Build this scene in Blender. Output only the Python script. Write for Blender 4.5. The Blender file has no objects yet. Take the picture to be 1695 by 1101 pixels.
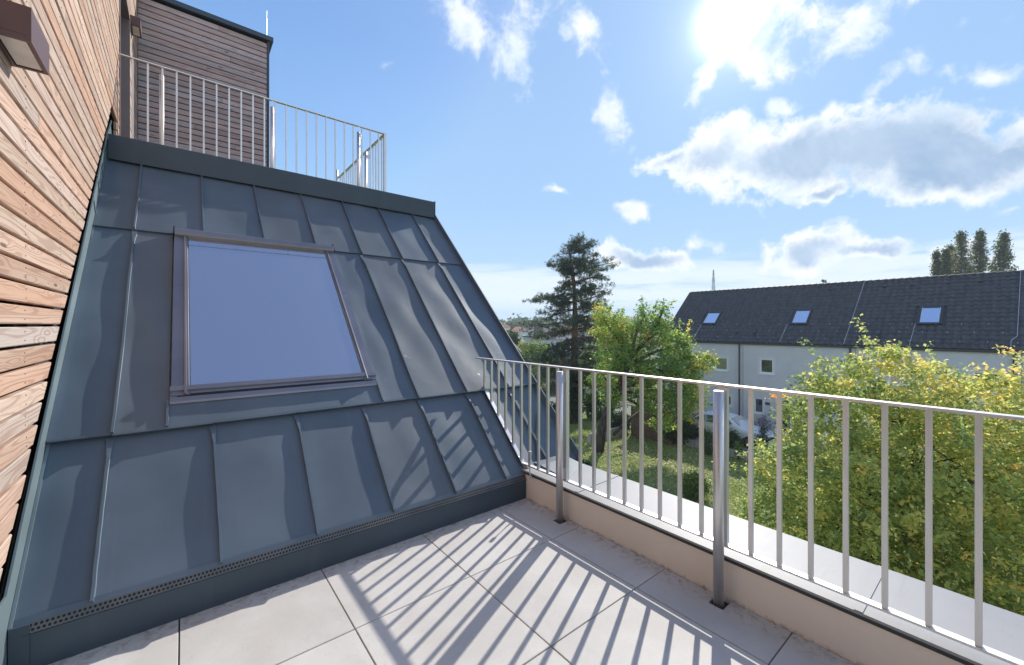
import bpy, math, random
import numpy as np
from mathutils import Vector, Matrix

random.seed(7)
rng = np.random.default_rng(11)
SC = bpy.context.scene
COL = SC.collection
R = math.radians
PI = math.pi

# ------------------------------------------------------------------ camera
EYE = 1.45
YAW = R(51.2)
cam = bpy.data.cameras.new('camera')
cam.lens = 14.4
cam.sensor_width = 36
cam.shift_y = -0.0071
cam.clip_end = 5000
cam.clip_start = 0.05
camo = bpy.data.objects.new('camera', cam)
camo.location = (0, 0, EYE)
camo.rotation_euler = (R(90), 0, YAW - R(90))
COL.objects.link(camo)
SC.camera = camo

# ------------------------------------------------------------------ sun and sky
SUN_AZ, SUN_EL = R(24.2), R(34.0)
SDIR = Vector((math.cos(SUN_EL) * math.cos(SUN_AZ), math.cos(SUN_EL) * math.sin(SUN_AZ), math.sin(SUN_EL)))
sl = bpy.data.lights.new('sun', 'SUN')
sl.energy = 2.4
sl.angle = R(0.53)
sl.color = (1.0, 0.95, 0.87)
so = bpy.data.objects.new('sun', sl)
so.rotation_euler = SDIR.to_track_quat('Z', 'Y').to_euler()
so.location = (0, 0, 30)
COL.objects.link(so)

SC.view_settings.view_transform = 'Standard'
SC.view_settings.look = 'None'
SC.view_settings.gamma = 1
SC.view_settings.use_curve_mapping = False
SC.view_settings.exposure = 1.0

SKY_STRENGTH = 0.125


def view_dir(tx, ty):
    """direction for tangent offsets from the level view axis"""
    f = Vector((math.cos(YAW), math.sin(YAW), 0))
    r = Vector((math.sin(YAW), -math.cos(YAW), 0))
    return (f + r * tx + Vector((0, 0, 1)) * ty).normalized()


class NT:
    def __init__(s, tree):
        s.t = tree

    def n(s, typ, ins=None, **kw):
        nd = s.t.nodes.new(typ)
        for k, v in kw.items():
            setattr(nd, k, v)
        for k, v in (ins or {}).items():
            sock = nd.inputs[k]
            if isinstance(v, bpy.types.NodeSocket):
                s.t.links.new(v, sock)
            else:
                if isinstance(v, tuple) and len(v) == 3 and sock.type == 'RGBA':
                    v = (*v, 1)
                sock.default_value = v
        return nd

    def math(s, op, a, b=0.0, c=0.0, clamp=False):
        nd = s.n('ShaderNodeMath', {0: a, 1: b, 2: c}, operation=op)
        nd.use_clamp = clamp
        return nd.outputs[0]

    def vmath(s, op, a, b=(0, 0, 0)):
        nd = s.n('ShaderNodeVectorMath', {0: a, 1: b}, operation=op)
        return nd

    def mix(s, f, a, b, blend='MIX'):
        nd = s.t.nodes.new('ShaderNodeMix')
        nd.data_type = 'RGBA'
        nd.blend_type = blend
        for i, v in ((0, f), (6, a), (7, b)):
            if isinstance(v, bpy.types.NodeSocket):
                s.t.links.new(v, nd.inputs[i])
            else:
                if isinstance(v, tuple) and len(v) == 3:
                    v = (*v, 1)
                nd.inputs[i].default_value = v
        return nd.outputs[2]

    def ramp(s, f, stops, interp='LINEAR'):
        nd = s.n('ShaderNodeValToRGB', {0: f})
        cr = nd.color_ramp
        cr.interpolation = interp
        while len(cr.elements) > 1:
            cr.elements.remove(cr.elements[0])
        first = True
        for p, c in stops:
            if first:
                e = cr.elements[0]
                e.position = p
                first = False
            else:
                e = cr.elements.new(p)
            if isinstance(c, (int, float)):
                c = (c, c, c)
            e.color = (*c[:3], 1)
        return nd.outputs[0]

    def sstep(s, v, lo, hi, tlo=0.0, thi=1.0):
        nd = s.n('ShaderNodeMapRange', {0: v, 1: lo, 2: hi, 3: tlo, 4: thi}, interpolation_type='SMOOTHSTEP')
        return nd.outputs[0]

    def noise(s, vec, scale, detail=3, rough=0.5, dist=0.0, out=0):
        nd = s.n('ShaderNodeTexNoise', {'Vector': vec, 'Scale': scale, 'Detail': detail, 'Roughness': rough, 'Distortion': dist})
        return nd.outputs[out]


world = bpy.data.worlds.new('World')
SC.world = world
world.use_nodes = True
wt = world.node_tree
wt.nodes.clear()
W = NT(wt)
tc = W.n('ShaderNodeTexCoord').outputs['Generated']
sky = W.n('ShaderNodeTexSky', sky_type='NISHITA', sun_disc=False)
sky.sun_elevation = SUN_EL
sky.sun_rotation = R(90) - SUN_AZ
sky.air_density = 1.0
sky.dust_density = 0.6
sky.ozone_density = 1.6
sep = W.n('ShaderNodeSeparateXYZ', {0: tc})
elev = sep.outputs[2]
nish = W.vmath('MINIMUM', sky.outputs[0], (3.2, 4.2, 5.4)).outputs[0]
grad = W.ramp(elev, [(0.0, (0.60, 0.76, 0.88)), (0.10, (0.42, 0.61, 0.82)), (0.28, (0.26, 0.47, 0.76)), (0.55, (0.17, 0.35, 0.68)), (1.0, (0.15, 0.26, 0.56))])
grad = W.mix(1.0, grad, (4.1, 4.3, 4.5), 'MULTIPLY')
skyc = W.mix(0.30, grad, nish)
# haze towards the horizon
hz = W.sstep(elev, 0.0, 0.30, 1.0, 0.0)

# cloud cover
wn = W.noise(tc, 3.6, 6, 0.62, 0.0, 1)
warp = W.vmath('SCALE', W.vmath('SUBTRACT', wn, (0.5, 0.5, 0.5)).outputs[0])
warp.inputs[3].default_value = 0.17
wtc = W.vmath('ADD', tc, warp.outputs[0]).outputs[0]


def cloud_group(lst, sq=1.0):
    acc = None
    for (px, py, a, b, rot, dens) in lst:
        tx, ty = (px - 847.5) / 678.0, (538.5 - py) / 678.0
        d = view_dir(tx, ty)
        k = 1 / math.sqrt(1 + tx * tx + ty * ty)
        # local frame: x right, y up, z away
        q = Vector((-d)).to_track_quat('Z', 'Y')
        m = q.to_matrix() @ Matrix.Rotation(R(rot), 3, 'Z')
        mp = W.n('ShaderNodeMapping', {'Vector': wtc, 'Location': tuple(d), 'Rotation': tuple(m.to_euler()),
                                       'Scale': (a / 678 * k * k ** 0.5, b / 678 * k, 0.6)}, vector_type='TEXTURE')
        ln = W.vmath('LENGTH', mp.outputs[0]).outputs['Value']
        v = W.math('MULTIPLY', W.math('SUBTRACT', 1.0, ln), dens)
        acc = v if acc is None else W.math('MAXIMUM', acc, v)
    return acc


thin = cloud_group([
    (770, 28, 100, 48, -25, .85), (862, 78, 52, 85, 10, 1.0), (958, 38, 36, 70, 30, .9), (1020, 188, 38, 52, 15, 1.0),
    (1265, 12, 70, 34, 10, .9), (1390, 40, 170, 60, 8, .9), (1305, 108, 80, 38, -12, 1.1), (1175, 142, 24, 52, -38, .9),
    (1312, 160, 58, 24, 5, 1.0), (1392, 186, 26, 34, 10, .95), (1488, 122, 75, 30, 30, .6), (1655, 118, 72, 34, -25, .9),
    (1052, 340, 48, 20, 12, 1.0), (933, 311, 22, 11, 0, .9), (640, 86, 14, 8, 0, .4), (1690, 343, 32, 16, 10, .8),
    (1690, 20, 30, 12, 0, .3), (1160, 395, 34, 26, 20, .8), (1185, 410, 22, 26, 0, .9)])
thick = cloud_group([
    (1185, 250, 92, 48, 8, 1.0), (1310, 262, 170, 68, -10, 1.1), (1470, 250, 200, 78, -5, 1.1), (1590, 262, 190, 74, -8, 1.0),
    (1110, 262, 60, 24, 12, .8), (1378, 322, 50, 20, 0, .8), (1690, 250, 90, 44, 5, .9),
    (1062, 424, 88, 26, -4, 1.0), (1352, 424, 78, 40, -3, 1.1), (1440, 426, 52, 26, 0, 1.0), (1600, 436, 60, 18, 8, .6)])
fine = W.noise(tc, 11.0, 9, 0.62, 0.35)
fine2 = W.noise(tc, 34.0, 5, 0.6, 0.2)
fz = W.math('ADD', W.math('MULTIPLY', W.math('SUBTRACT', fine, 0.5), 3.0), W.math('MULTIPLY', W.math('SUBTRACT', fine2, 0.5), 0.8))
mthin = W.sstep(W.math('ADD', thin, fz), 0.06, 0.98, 0.0, 0.96)
bil = W.math('ABSOLUTE', W.math('SUBTRACT', W.noise(tc, 8.5, 6, 0.55, 0.1), 0.5))
fz2 = W.math('ADD', W.math('ADD', W.math('MULTIPLY', W.math('SUBTRACT', fine, 0.5), 1.7), W.math('MULTIPLY', W.math('SUBTRACT', fine2, 0.5), 0.7)), W.math('SUBTRACT', 0.12, W.math('MULTIPLY', bil, 1.9)))
dthick = W.math('ADD', thick, fz2)
mthick = W.sstep(dthick, -0.06, 0.42)
core = W.sstep(W.math('ADD', W.math('ADD', thick, W.math('MULTIPLY', fz2, 0.45)), W.math('MULTIPLY', W.math('SUBTRACT', W.noise(tc, 5.0, 6, 0.6), 0.5), 1.3)), 0.20, 0.78)
# streaky bank low over the horizon
st = W.n('ShaderNodeMapping', {'Vector': tc, 'Scale': (2.2, 2.2, 17.0)})
bank_n = W.noise(st.outputs[0], 2.3, 6, 0.58, 0.3)
bank_w = W.math('MULTIPLY', W.sstep(elev, 0.012, 0.07), W.sstep(elev, 0.11, 0.17, 1.0, 0.0))
bank = W.math('MULTIPLY', W.sstep(W.math('ADD', bank_n, W.math('MULTIPLY', bank_w, 0.25)), 0.52, 0.74), bank_w)
# broken clouds over the rest of the sky, unseen, brightened to add ambient light
gen_n = W.noise(tc, 3.1, 8, 0.6, 0.3)
dotf = W.vmath('DOT_PRODUCT', tc, tuple(view_dir(0.15, 0.25))).outputs['Value']
outside = W.sstep(dotf, 0.30, 0.55, 1.0, 0.0)
gen = W.math('MULTIPLY', W.math('MULTIPLY', W.math('MULTIPLY', W.sstep(gen_n, 0.47, 0.60), outside), W.sstep(elev, 0.02, 0.2)), W.sstep(elev, 0.62, 0.80, 1.0, 0.0))
wv = W.sstep(W.noise(tc, 16.0, 6, 0.6, 0.2), 0.3, 0.7)
WHITE = W.mix(wv, (3.3, 3.8, 4.35), (4.5, 4.55, 4.65))
GREY = W.mix(W.sstep(W.noise(tc, 6.5, 6, 0.6, 0.4), 0.3, 0.7), (1.35, 2.0, 2.95), (2.2, 2.8, 3.6))
c1 = W.mix(W.math('MULTIPLY', bank, 0.80), skyc, (3.7, 4.1, 4.5))
c1 = W.mix(W.math('MULTIPLY', gen, 0.75), c1, (6.4, 6.5, 6.7))
c1 = W.mix(mthin, c1, WHITE)
c1 = W.mix(mthick, c1, W.mix(W.math('MULTIPLY', core, 0.95), WHITE, GREY))
# bright air round the sun
sd = W.vmath('DOT_PRODUCT', W.vmath('NORMALIZE', tc).outputs[0], tuple(view_dir((1205 - 847.5) / 678, (538.5 - 36) / 678))).outputs['Value']
sdc = W.math('MAXIMUM', sd, 0.0)
g1 = W.math('MULTIPLY', W.math('POWER', sdc, 1500.0), 12.0)
g2 = W.math('ADD', W.math('MULTIPLY', W.math('POWER', sdc, 42.0), 0.45), W.math('MULTIPLY', W.math('POWER', sdc, 260.0), 1.0))
glow = W.math('ADD', g1, g2)
gl = W.n('ShaderNodeCombineXYZ', {0: glow, 1: glow, 2: glow}).outputs[0]
c1 = W.mix(1.0, c1, gl, 'ADD')
# below the horizon
below = W.sstep(elev, -0.03, 0.0, 1.0, 0.0)
c1 = W.mix(below, c1, (1.6, 1.8, 1.6))
bg = W.n('ShaderNodeBackground', {0: c1, 1: SKY_STRENGTH})
wo = W.n('ShaderNodeOutputWorld', {0: bg.outputs[0]})

# ------------------------------------------------------------------ mesh helpers
ORG = {}


class MB:
    """collects vertices and faces of ONE mesh"""

    def __init__(s):
        s.v, s.f, s.m = [], [], []

    def add(s, vs, fs, mi=0):
        b = len(s.v)
        s.v += [tuple(p) for p in vs]
        for f in fs:
            s.f.append(tuple(i + b for i in f))
            s.m.append(mi)
        return s

    def box(s, x0, x1, y0, y1, z0, z1, mi=0):
        vs = [(x, y, z) for x in (x0, x1) for y in (y0, y1) for z in (z0, z1)]
        return s.add(vs, [(0, 1, 3, 2), (4, 6, 7, 5), (0, 4, 5, 1), (2, 3, 7, 6), (0, 2, 6, 4), (1, 5, 7, 3)], mi)

    def prism(s, poly, axis, a, b, mi=0, cap=True):
        """poly: 2D points; axis 0: (y,z) swept over x, 1: (x,z) over y, 2: (x,y) over z"""
        def P(p, t):
            return {0: (t, p[0], p[1]), 1: (p[0], t, p[1]), 2: (p[0], p[1], t)}[axis]
        n = len(poly)
        vs = [P(p, a) for p in poly] + [P(p, b) for p in poly]
        fs = [(i, (i + 1) % n, (i + 1) % n + n, i + n) for i in range(n)]
        if cap:
            fs += [tuple(range(n))[::-1], tuple(range(n, 2 * n))]
        return s.add(vs, fs, mi)

    def tube(s, pts, rad, seg=8, mi=0, cap=True):
        pts = [Vector(p) for p in pts]
        if not hasattr(rad, '__len__'):
            rad = [rad] * len(pts)
        rings = []
        up = Vector((0, 0, 1))
        for i, p in enumerate(pts):
            d = (pts[min(i + 1, len(pts) - 1)] - pts[max(i - 1, 0)])
            if d.length < 1e-9:
                d = Vector((0, 0, 1))
            d.normalize()
            a = d.cross(up)
            if a.length < 0.05:
                a = d.cross(Vector((0, 1, 0)))
            a.normalize()
            b = a.cross(d)
            rings.append([p + (a * math.cos(2 * PI * k / seg) + b * math.sin(2 * PI * k / seg)) * rad[i] for k in range(seg)])
        vs = [v for r in rings for v in r]
        fs = []
        for i in range(len(pts) - 1):
            for k in range(seg):
                k2 = (k + 1) % seg
                fs.append((i * seg + k, i * seg + k2, (i + 1) * seg + k2, (i + 1) * seg + k))
        if cap:
            fs.append(tuple(range(seg))[::-1])
            fs.append(tuple(range((len(pts) - 1) * seg, len(pts) * seg)))
        return s.add(vs, fs, mi)

    def obj(s, name, mat, parent=None, smooth=False, origin=None):
        return make(name, s.v, s.f, mat, parent, smooth, origin, s.m)


def make(name, v, f, mat, parent=None, smooth=False, origin=None, mi=None):
    o0 = Vector(origin) if origin is not None else Vector((0, 0, 0))
    po = ORG.get(parent.name, Vector((0, 0, 0))) if parent else Vector((0, 0, 0))
    if parent and origin is None:
        o0 = po
    me = bpy.data.meshes.new(name)
    me.from_pydata([tuple(Vector(p) - o0) for p in v], [], f)
    mats = mat if isinstance(mat, (list, tuple)) else [mat]
    for m in mats:
        me.materials.append(m)
    if mi is not None and len(mats) > 1:
        me.polygons.foreach_set('material_index', mi)
    if smooth:
        me.polygons.foreach_set('use_smooth', [True] * len(me.polygons))
    me.update()
    o = bpy.data.objects.new(name, me)
    o.location = o0 - po
    COL.objects.link(o)
    ORG[o.name] = o0
    if parent:
        o.parent = parent
    return o


def thing(name, label, cat, loc=(0, 0, 0), group=None):
    o = bpy.data.objects.new(name, None)
    o.location = loc
    o.empty_display_size = 0.1
    COL.objects.link(o)
    ORG[o.name] = Vector(loc)
    o['label'] = label
    o['category'] = cat
    if group:
        o['group'] = group
    return o


def tag(o, label=None, cat=None, group=None, kind=None):
    for k, v in (('label', label), ('category', cat), ('group', group), ('kind', kind)):
        if v:
            o[k] = v
    return o


def quads_np(name, V, tint, mat, parent=None, origin=(0, 0, 0), tri=False):
    """V: (n,4,3) array of quads, tint: (n,) value per quad"""
    po = ORG.get(parent.name, Vector((0, 0, 0))) if parent else Vector((0, 0, 0))
    o0 = po if parent else Vector(origin)
    n = V.shape[0]
    k = V.shape[1]
    co = (V.reshape(-1, 3) - np.array(o0)).astype(np.float32)
    me = bpy.data.meshes.new(name)
    me.vertices.add(n * k)
    me.vertices.foreach_set('co', co.ravel())
    me.loops.add(n * k)
    me.loops.foreach_set('vertex_index', np.arange(n * k, dtype=np.int32))
    me.polygons.add(n)
    me.polygons.foreach_set('loop_start', np.arange(0, n * k, k, dtype=np.int32))
    me.polygons.foreach_set('loop_total', np.full(n, k, dtype=np.int32))
    at = me.attributes.new('tint', 'FLOAT', 'FACE')
    at.data.foreach_set('value', tint.astype(np.float32))
    me.materials.append(mat)
    me.update(calc_edges=True)
    o = bpy.data.objects.new(name, me)
    o.location = o0 - po
    COL.objects.link(o)
    ORG[o.name] = Vector(o0)
    if parent:
        o.parent = parent
    return o


# ------------------------------------------------------------------ materials
def mat_new(name):
    m = bpy.data.materials.new(name)
    m.use_nodes = True
    t = m.node_tree
    t.nodes.clear()
    return m, NT(t)


def finish(N, col, rough=0.6, metal=0.0, bump=None, bstr=0.3, bdist=0.01, spec=0.5, extra=None):
    ins = {'Base Color': col, 'Roughness': rough, 'Metallic': metal, 'Specular IOR Level': spec}
    if bump is not None:
        b = N.n('ShaderNodeBump', {'Height': bump, 'Strength': bstr, 'Distance': bdist})
        ins['Normal'] = b.outputs[0]
    if extra:
        ins.update(extra)
    p = N.n('ShaderNodeBsdfPrincipled', ins)
    N.n('ShaderNodeOutputMaterial', {0: p.outputs[0]})
    return p


def obj_co(N):
    return N.n('ShaderNodeTexCoord').outputs['Object']


def world_co(N):
    return N.n('ShaderNodeNewGeometry').outputs['Position']


def m_plain(name, col, rough=0.6, metal=0.0, var=0.12, scale=6.0, bstr=0.1, bscale=60, spec=0.5):
    m, N = mat_new(name)
    co = world_co(N)
    n = N.noise(co, scale, 4, 0.6)
    lo = tuple(c * (1 - var) for c in col)
    hi = tuple(min(1, c * (1 + var)) for c in col)
    c = N.mix(N.sstep(n, 0.3, 0.7), lo, hi)
    b = N.noise(co, bscale, 3, 0.6)
    finish(N, c, rough, metal, b, bstr, 0.004, spec)
    return m


def m_wood(name, axis, light, mid, dark, grey, rough=0.75):
    m, N = mat_new(name)
    co = obj_co(N)
    rnd = N.n('ShaderNodeObjectInfo').outputs['Random']
    off = N.n('ShaderNodeCombineXYZ', {0: N.math('MULTIPLY', rnd, 37.0), 1: N.math('MULTIPLY', rnd, 91.0), 2: N.math('MULTIPLY', rnd, 53.0)}).outputs[0]
    p = N.vmath('ADD', co, off).outputs[0]
    sc1 = (1.3, 0.50, 9.0) if axis == 'Y' else (0.50, 1.3, 9.0)
    scf = (3.0, 2.6, 190) if axis == 'Y' else (2.6, 3.0, 190)
    sck = (0.02, 2.1, 10.5) if axis == 'Y' else (2.1, 0.02, 10.5)
    v1 = N.n('ShaderNodeMapping', {'Vector': p, 'Scale': sc1}).outputs[0]
    knotv = N.n('ShaderNodeTexVoronoi', {'Vector': N.n('ShaderNodeMapping', {'Vector': p, 'Scale': sck}).outputs[0], 'Scale': 1.0}).outputs[0]
    kn = N.sstep(knotv, 0.05, 0.12, 1.0, 0.0)
    kn_wide = N.sstep(knotv, 0.0, 0.40, 1.0, 0.0)
    n1 = N.noise(v1, 1.0, 2, 0.45)
    rings = N.math('SINE', N.math('MULTIPLY', N.math('ADD', n1, N.math('MULTIPLY', kn_wide, 0.16)), 105.0))
    rg = N.sstep(rings, -0.1, 1.0)
    fib = N.noise(N.n('ShaderNodeMapping', {'Vector': p, 'Scale': scf}).outputs[0], 1.0, 3, 0.7)
    tone = N.noise(v1, 0.45, 2, 0.5)
    base = N.mix(N.sstep(tone, 0.33, 0.66), light, mid)
    base = N.mix(N.math('MULTIPLY', N.sstep(rnd, 0.45, 1.0), 0.75), base, grey)
    r2 = N.math('FRACT', N.math('MULTIPLY', rnd, 7.31))
    base = N.mix(N.math('MULTIPLY', N.sstep(r2, 0.6, 1.0), 0.45), base, mid)
    c = N.mix(N.math('MULTIPLY', rg, 0.42), base, dark)
    c = N.mix(N.math('MULTIPLY', N.sstep(fib, 0.48, 0.75), 0.45), c, dark)
    c = N.mix(N.math('MULTIPLY', kn, 0.8), c, tuple(x * 0.35 for x in dark))
    c = N.mix(1.0, c, N.ramp(r2, [(0, 0.82), (1, 1.12)]), 'MULTIPLY')
    h = N.math('SUBTRACT', N.math('MULTIPLY', fib, 0.7), N.math('MULTIPLY', rg, 0.4))
    finish(N, c, rough, 0.0, h, 0.5, 0.003, 0.25)
    return m


def m_metal_sheet(name, col, rough=0.42, var=0.10, metallic=0.25, bs=0.12):
    m, N = mat_new(name)
    co = world_co(N)
    n = N.noise(co, 1.9, 4, 0.55)
    sp = N.noise(co, 260, 2, 0.7)
    streak = N.noise(N.n('ShaderNodeMapping', {'Vector': co, 'Scale': (14, 1.2, 1.2)}).outputs[0], 1.0, 4, 0.6)
    lo = tuple(c * (1 - var) for c in col)
    hi = tuple(c * (1 + var) for c in col)
    c = N.mix(N.sstep(n, 0.3, 0.7), lo, hi)
    c = N.mix(N.math('MULTIPLY', N.sstep(streak, 0.55, 0.8), 0.14), c, tuple(min(1, x * 1.9 + .02) for x in col))
    c = N.mix(N.math('MULTIPLY', N.sstep(sp, 0.62, 0.78), 0.25), c, tuple(min(1, x * 2.4 + .03) for x in col))
    # pale dust smears and droppings
    dr = N.n('ShaderNodeTexVoronoi', {'Vector': co, 'Scale': 2.1}).outputs[0]
    drn = N.noise(co, 38, 3, 0.7)
    dm = N.math('MULTIPLY', N.sstep(dr, 0.02, 0.10, 1.0, 0.0), N.sstep(drn, 0.55, 0.62))
    c = N.mix(N.math('MULTIPLY', dm, 0.6), c, (0.5, 0.52, 0.54))
    rr = N.math('ADD', N.math('MULTIPLY', N.math('SUBTRACT', n, 0.5), 0.15), rough)
    b = N.math('ADD', N.math('MULTIPLY', N.noise(co, 5.0, 2, 0.5), 1.0), N.math('MULTIPLY', sp, 0.02))
    finish(N, c, rr, metallic, b, bs, 0.02, 0.5)
    return m


def m_steel(name, col=(0.78, 0.755, 0.73), rough=0.34):
    m, N = mat_new(name)
    co = world_co(N)
    s = N.noise(N.n('ShaderNodeMapping', {'Vector': co, 'Scale': (300, 300, 5)}).outputs[0], 1.0, 3, 0.6)
    n = N.noise(co, 4.0, 3, 0.6)
    c = N.mix(s, tuple(x * 0.85 for x in col), tuple(min(1, x * 1.1) for x in col))
    c = N.mix(N.math('MULTIPLY', N.sstep(n, 0.5, 0.8), 0.3), c, (0.42, 0.33, 0.26))
    r = N.math('ADD', rough, N.math('MULTIPLY', s, 0.14))
    finish(N, c, r, 0.85, s, 0.05, 0.001)
    return m


def m_tile():
    m, N = mat_new('porcelain_tile')
    co = world_co(N)
    rnd = N.n('ShaderNodeObjectInfo').outputs['Random']
    n = N.noise(co, 2.2, 5, 0.62, 0.4)
    n2 = N.noise(co, 19, 5, 0.7, 0.5)
    pit = N.noise(co, 75, 4, 0.75)
    c = N.mix(N.sstep(n, 0.3, 0.7), (0.55, 0.52, 0.475), (0.645, 0.62, 0.575))
    c = N.mix(N.math('MULTIPLY', N.sstep(n2, 0.54, 0.72), 0.35), c, (0.50, 0.46, 0.42))
    c = N.mix(N.math('MULTIPLY', N.sstep(pit, 0.60, 0.68), 0.5), c, (0.36, 0.34, 0.32))
    c = N.mix(1.0, c, N.ramp(rnd, [(0, 0.91), (1, 1.03)]), 'MULTIPLY')
    # dirt gathering beside the parapet and the kerb
    sx = N.n('ShaderNodeSeparateXYZ', {0: co})
    dx = N.sstep(sx.outputs[0], 2.08, 2.25)
    dy = N.sstep(sx.outputs[1], 2.42, 2.61)
    dn = N.noise(co, 26, 5, 0.75, 0.6)
    d = N.math('MULTIPLY', N.math('MAXIMUM', dx, dy), N.sstep(dn, 0.47, 0.66))
    c = N.mix(N.math('MULTIPLY', d, 0.65), c, (0.16, 0.12, 0.09))
    h = N.math('SUBTRACT', N.math('MULTIPLY', n2, 0.5), N.math('MULTIPLY', N.sstep(pit, 0.6, 0.7), 0.5))
    finish(N, c, 0.62, 0, h, 0.22, 0.003, 0.35)
    return m


def m_render(name, col, stain=(0.3, 0.2, 0.13), z0=0.0):
    m, N = mat_new(name)
    co = world_co(N)
    n = N.noise(co, 1.6, 5, 0.6)
    g = N.noise(co, 170, 3, 0.7)
    c = N.mix(N.sstep(n, 0.3, 0.7), tuple(x * 0.94 for x in col), col)
    c = N.mix(N.math('MULTIPLY', N.sstep(g, 0.56, 0.72), 0.25), c, tuple(x * 0.7 for x in col))
    sz = N.n('ShaderNodeSeparateXYZ', {0: co}).outputs[2]
    dn = N.noise(co, 22, 5, 0.75)
    d = N.math('MULTIPLY', N.sstep(sz, z0, z0 + 0.022, 1, 0), N.sstep(dn, 0.45, 0.6))
    c = N.mix(N.math('MULTIPLY', d, 0.5), c, stain)
    finish(N, c, 0.9, 0, g, 0.45, 0.003, 0.2)
    return m


def m_leaf(name, stops, trans=0.45, rough=0.55):
    m, N = mat_new(name)
    t = N.n('ShaderNodeAttribute', attribute_name='tint').outputs['Fac']
    c = N.ramp(t, stops)
    d = N.n('ShaderNodeBsdfPrincipled', {'Base Color': c, 'Roughness': rough, 'Specular IOR Level': 0.45})
    hs = N.n('ShaderNodeHueSaturation', {'Color': c, 'Hue': 0.49, 'Saturation': 1.0, 'Value': 2.3})
    tr = N.n('ShaderNodeBsdfTranslucent', {'Color': hs.outputs[0]})
    mx = N.n('ShaderNodeMixShader', {0: trans, 1: d.outputs[0], 2: tr.outputs[0]})
    N.n('ShaderNodeOutputMaterial', {0: mx.outputs[0]})
    return m


def m_bark(name, a, b):
    m, N = mat_new(name)
    co = world_co(N)
    n = N.noise(N.n('ShaderNodeMapping', {'Vector': co, 'Scale': (9, 9, 2.2)}).outputs[0], 1.0, 5, 0.7, 0.6)
    c = N.mix(N.sstep(n, 0.35, 0.65), a, b)
    finish(N, c, 0.9, 0, n, 1.0, 0.03, 0.2)
    return m


def m_glass(name, col=(0.03, 0.04, 0.05), refl=0.5, rough=0.02, tint=(0.9, 0.95, 1.0)):
    """coated pane: dark room behind, a mirror-like coat in front"""
    m, N = mat_new(name)
    d = N.n('ShaderNodeBsdfPrincipled', {'Base Color': (*col, 1), 'Roughness': 0.35, 'Specular IOR Level': 0.5})
    g = N.n('ShaderNodeBsdfGlossy', {'Color': (*tint, 1), 'Roughness': rough})
    lw = N.n('ShaderNodeFresnel', {'IOR': 1.5})
    f = N.math('ADD', N.math('MULTIPLY', lw.outputs[0], 1.0 - refl), refl, clamp=True)
    mx = N.n('ShaderNodeMixShader', {0: f, 1: d.outputs[0], 2: g.outputs[0]})
    N.n('ShaderNodeOutputMaterial', {0: mx.outputs[0]})
    return m


def m_ground():
    m, N = mat_new('lawn_soil')
    co = world_co(N)
    n = N.noise(co, 0.35, 5, 0.65, 0.5)
    f = N.noise(co, 7.0, 5, 0.75)
    ff = N.noise(co, 55.0, 3, 0.8)
    c = N.mix(N.sstep(n, 0.35, 0.65), (0.22, 0.28, 0.08), (0.36, 0.38, 0.15))
    c = N.mix(N.math('MULTIPLY', N.sstep(f, 0.52, 0.72), 0.55), c, (0.25, 0.23, 0.09))
    c = N.mix(N.math('MULTIPLY', N.sstep(ff, 0.5, 0.75), 0.3), c, (0.08, 0.12, 0.03))
    h = N.math('ADD', f, ff)
    finish(N, c, 0.95, 0, h, 0.8, 0.05, 0.1)
    return m


M = {}
M['board'] = m_wood('larch_board', 'Y', (0.64, 0.49, 0.385), (0.53, 0.335, 0.235), (0.29, 0.15, 0.10), (0.56, 0.50, 0.455))
M['board_grey'] = m_wood('weathered_larch_board', 'X', (0.56, 0.46, 0.45), (0.52, 0.40, 0.38), (0.25, 0.17, 0.17), (0.55, 0.50, 0.53))
M['membrane'] = m_plain('black_membrane', (0.012, 0.012, 0.014), 0.9)
M['sheet'] = m_metal_sheet('slate_blue_sheet', (0.105, 0.142, 0.178), 0.52, metallic=0.08)
M['sheet2'] = m_metal_sheet('slate_grey_sheet', (0.120, 0.146, 0.172), 0.52, metallic=0.08)
M['sheet_lite'] = m_metal_sheet('wall_flashing_sheet', (0.20, 0.26, 0.275), 0.45)
M['cap'] = m_metal_sheet('cap_sheet', (0.055, 0.078, 0.10), 0.5, bs=0.04)
M['perf'] = None
M['skyframe'] = m_metal_sheet('window_cladding', (0.235, 0.235, 0.265), 0.36, metallic=0.5, bs=0.02)
M['gasket'] = m_plain('rubber_gasket', (0.015, 0.015, 0.017), 0.6)
M['skyglass'] = m_glass('roof_window_glass', (0.11, 0.115, 0.15), 0.62, 0.02, (1.0, 0.90, 0.86))
M['steel'] = m_steel('brushed_steel')
M['tile'] = m_tile()
M['slab'] = m_plain('joint_grit', (0.035, 0.032, 0.03), 0.95)
M['render'] = m_render('peach_render', (0.92, 0.78, 0.655))
M['capstone'] = m_plain('parapet_sheet', (0.32, 0.32, 0.33), 0.5, 0.0, 0.05, 1.3, 0.05, 120)
def ledge_mat():
    m, N = mat_new('weathered_ledge_sheet')
    co = world_co(N)
    n = N.noise(co, 1.4, 5, 0.6)
    st_ = N.noise(N.n('ShaderNodeMapping', {'Vector': co, 'Scale': (1.6, 16, 1)}).outputs[0], 1.0, 5, 0.65, 0.3)
    sp = N.noise(co, 60, 4, 0.75)
    c = N.mix(N.sstep(n, 0.3, 0.7), (0.30, 0.30, 0.31), (0.345, 0.345, 0.35))
    c = N.mix(N.math('MULTIPLY', N.sstep(st_, 0.50, 0.72), 0.28), c, (0.22, 0.215, 0.20))
    c = N.mix(N.math('MULTIPLY', N.sstep(sp, 0.62, 0.70), 0.35), c, (0.18, 0.17, 0.15))
    finish(N, c, 0.55, 0, sp, 0.08, 0.003, 0.4)
    return m


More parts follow.
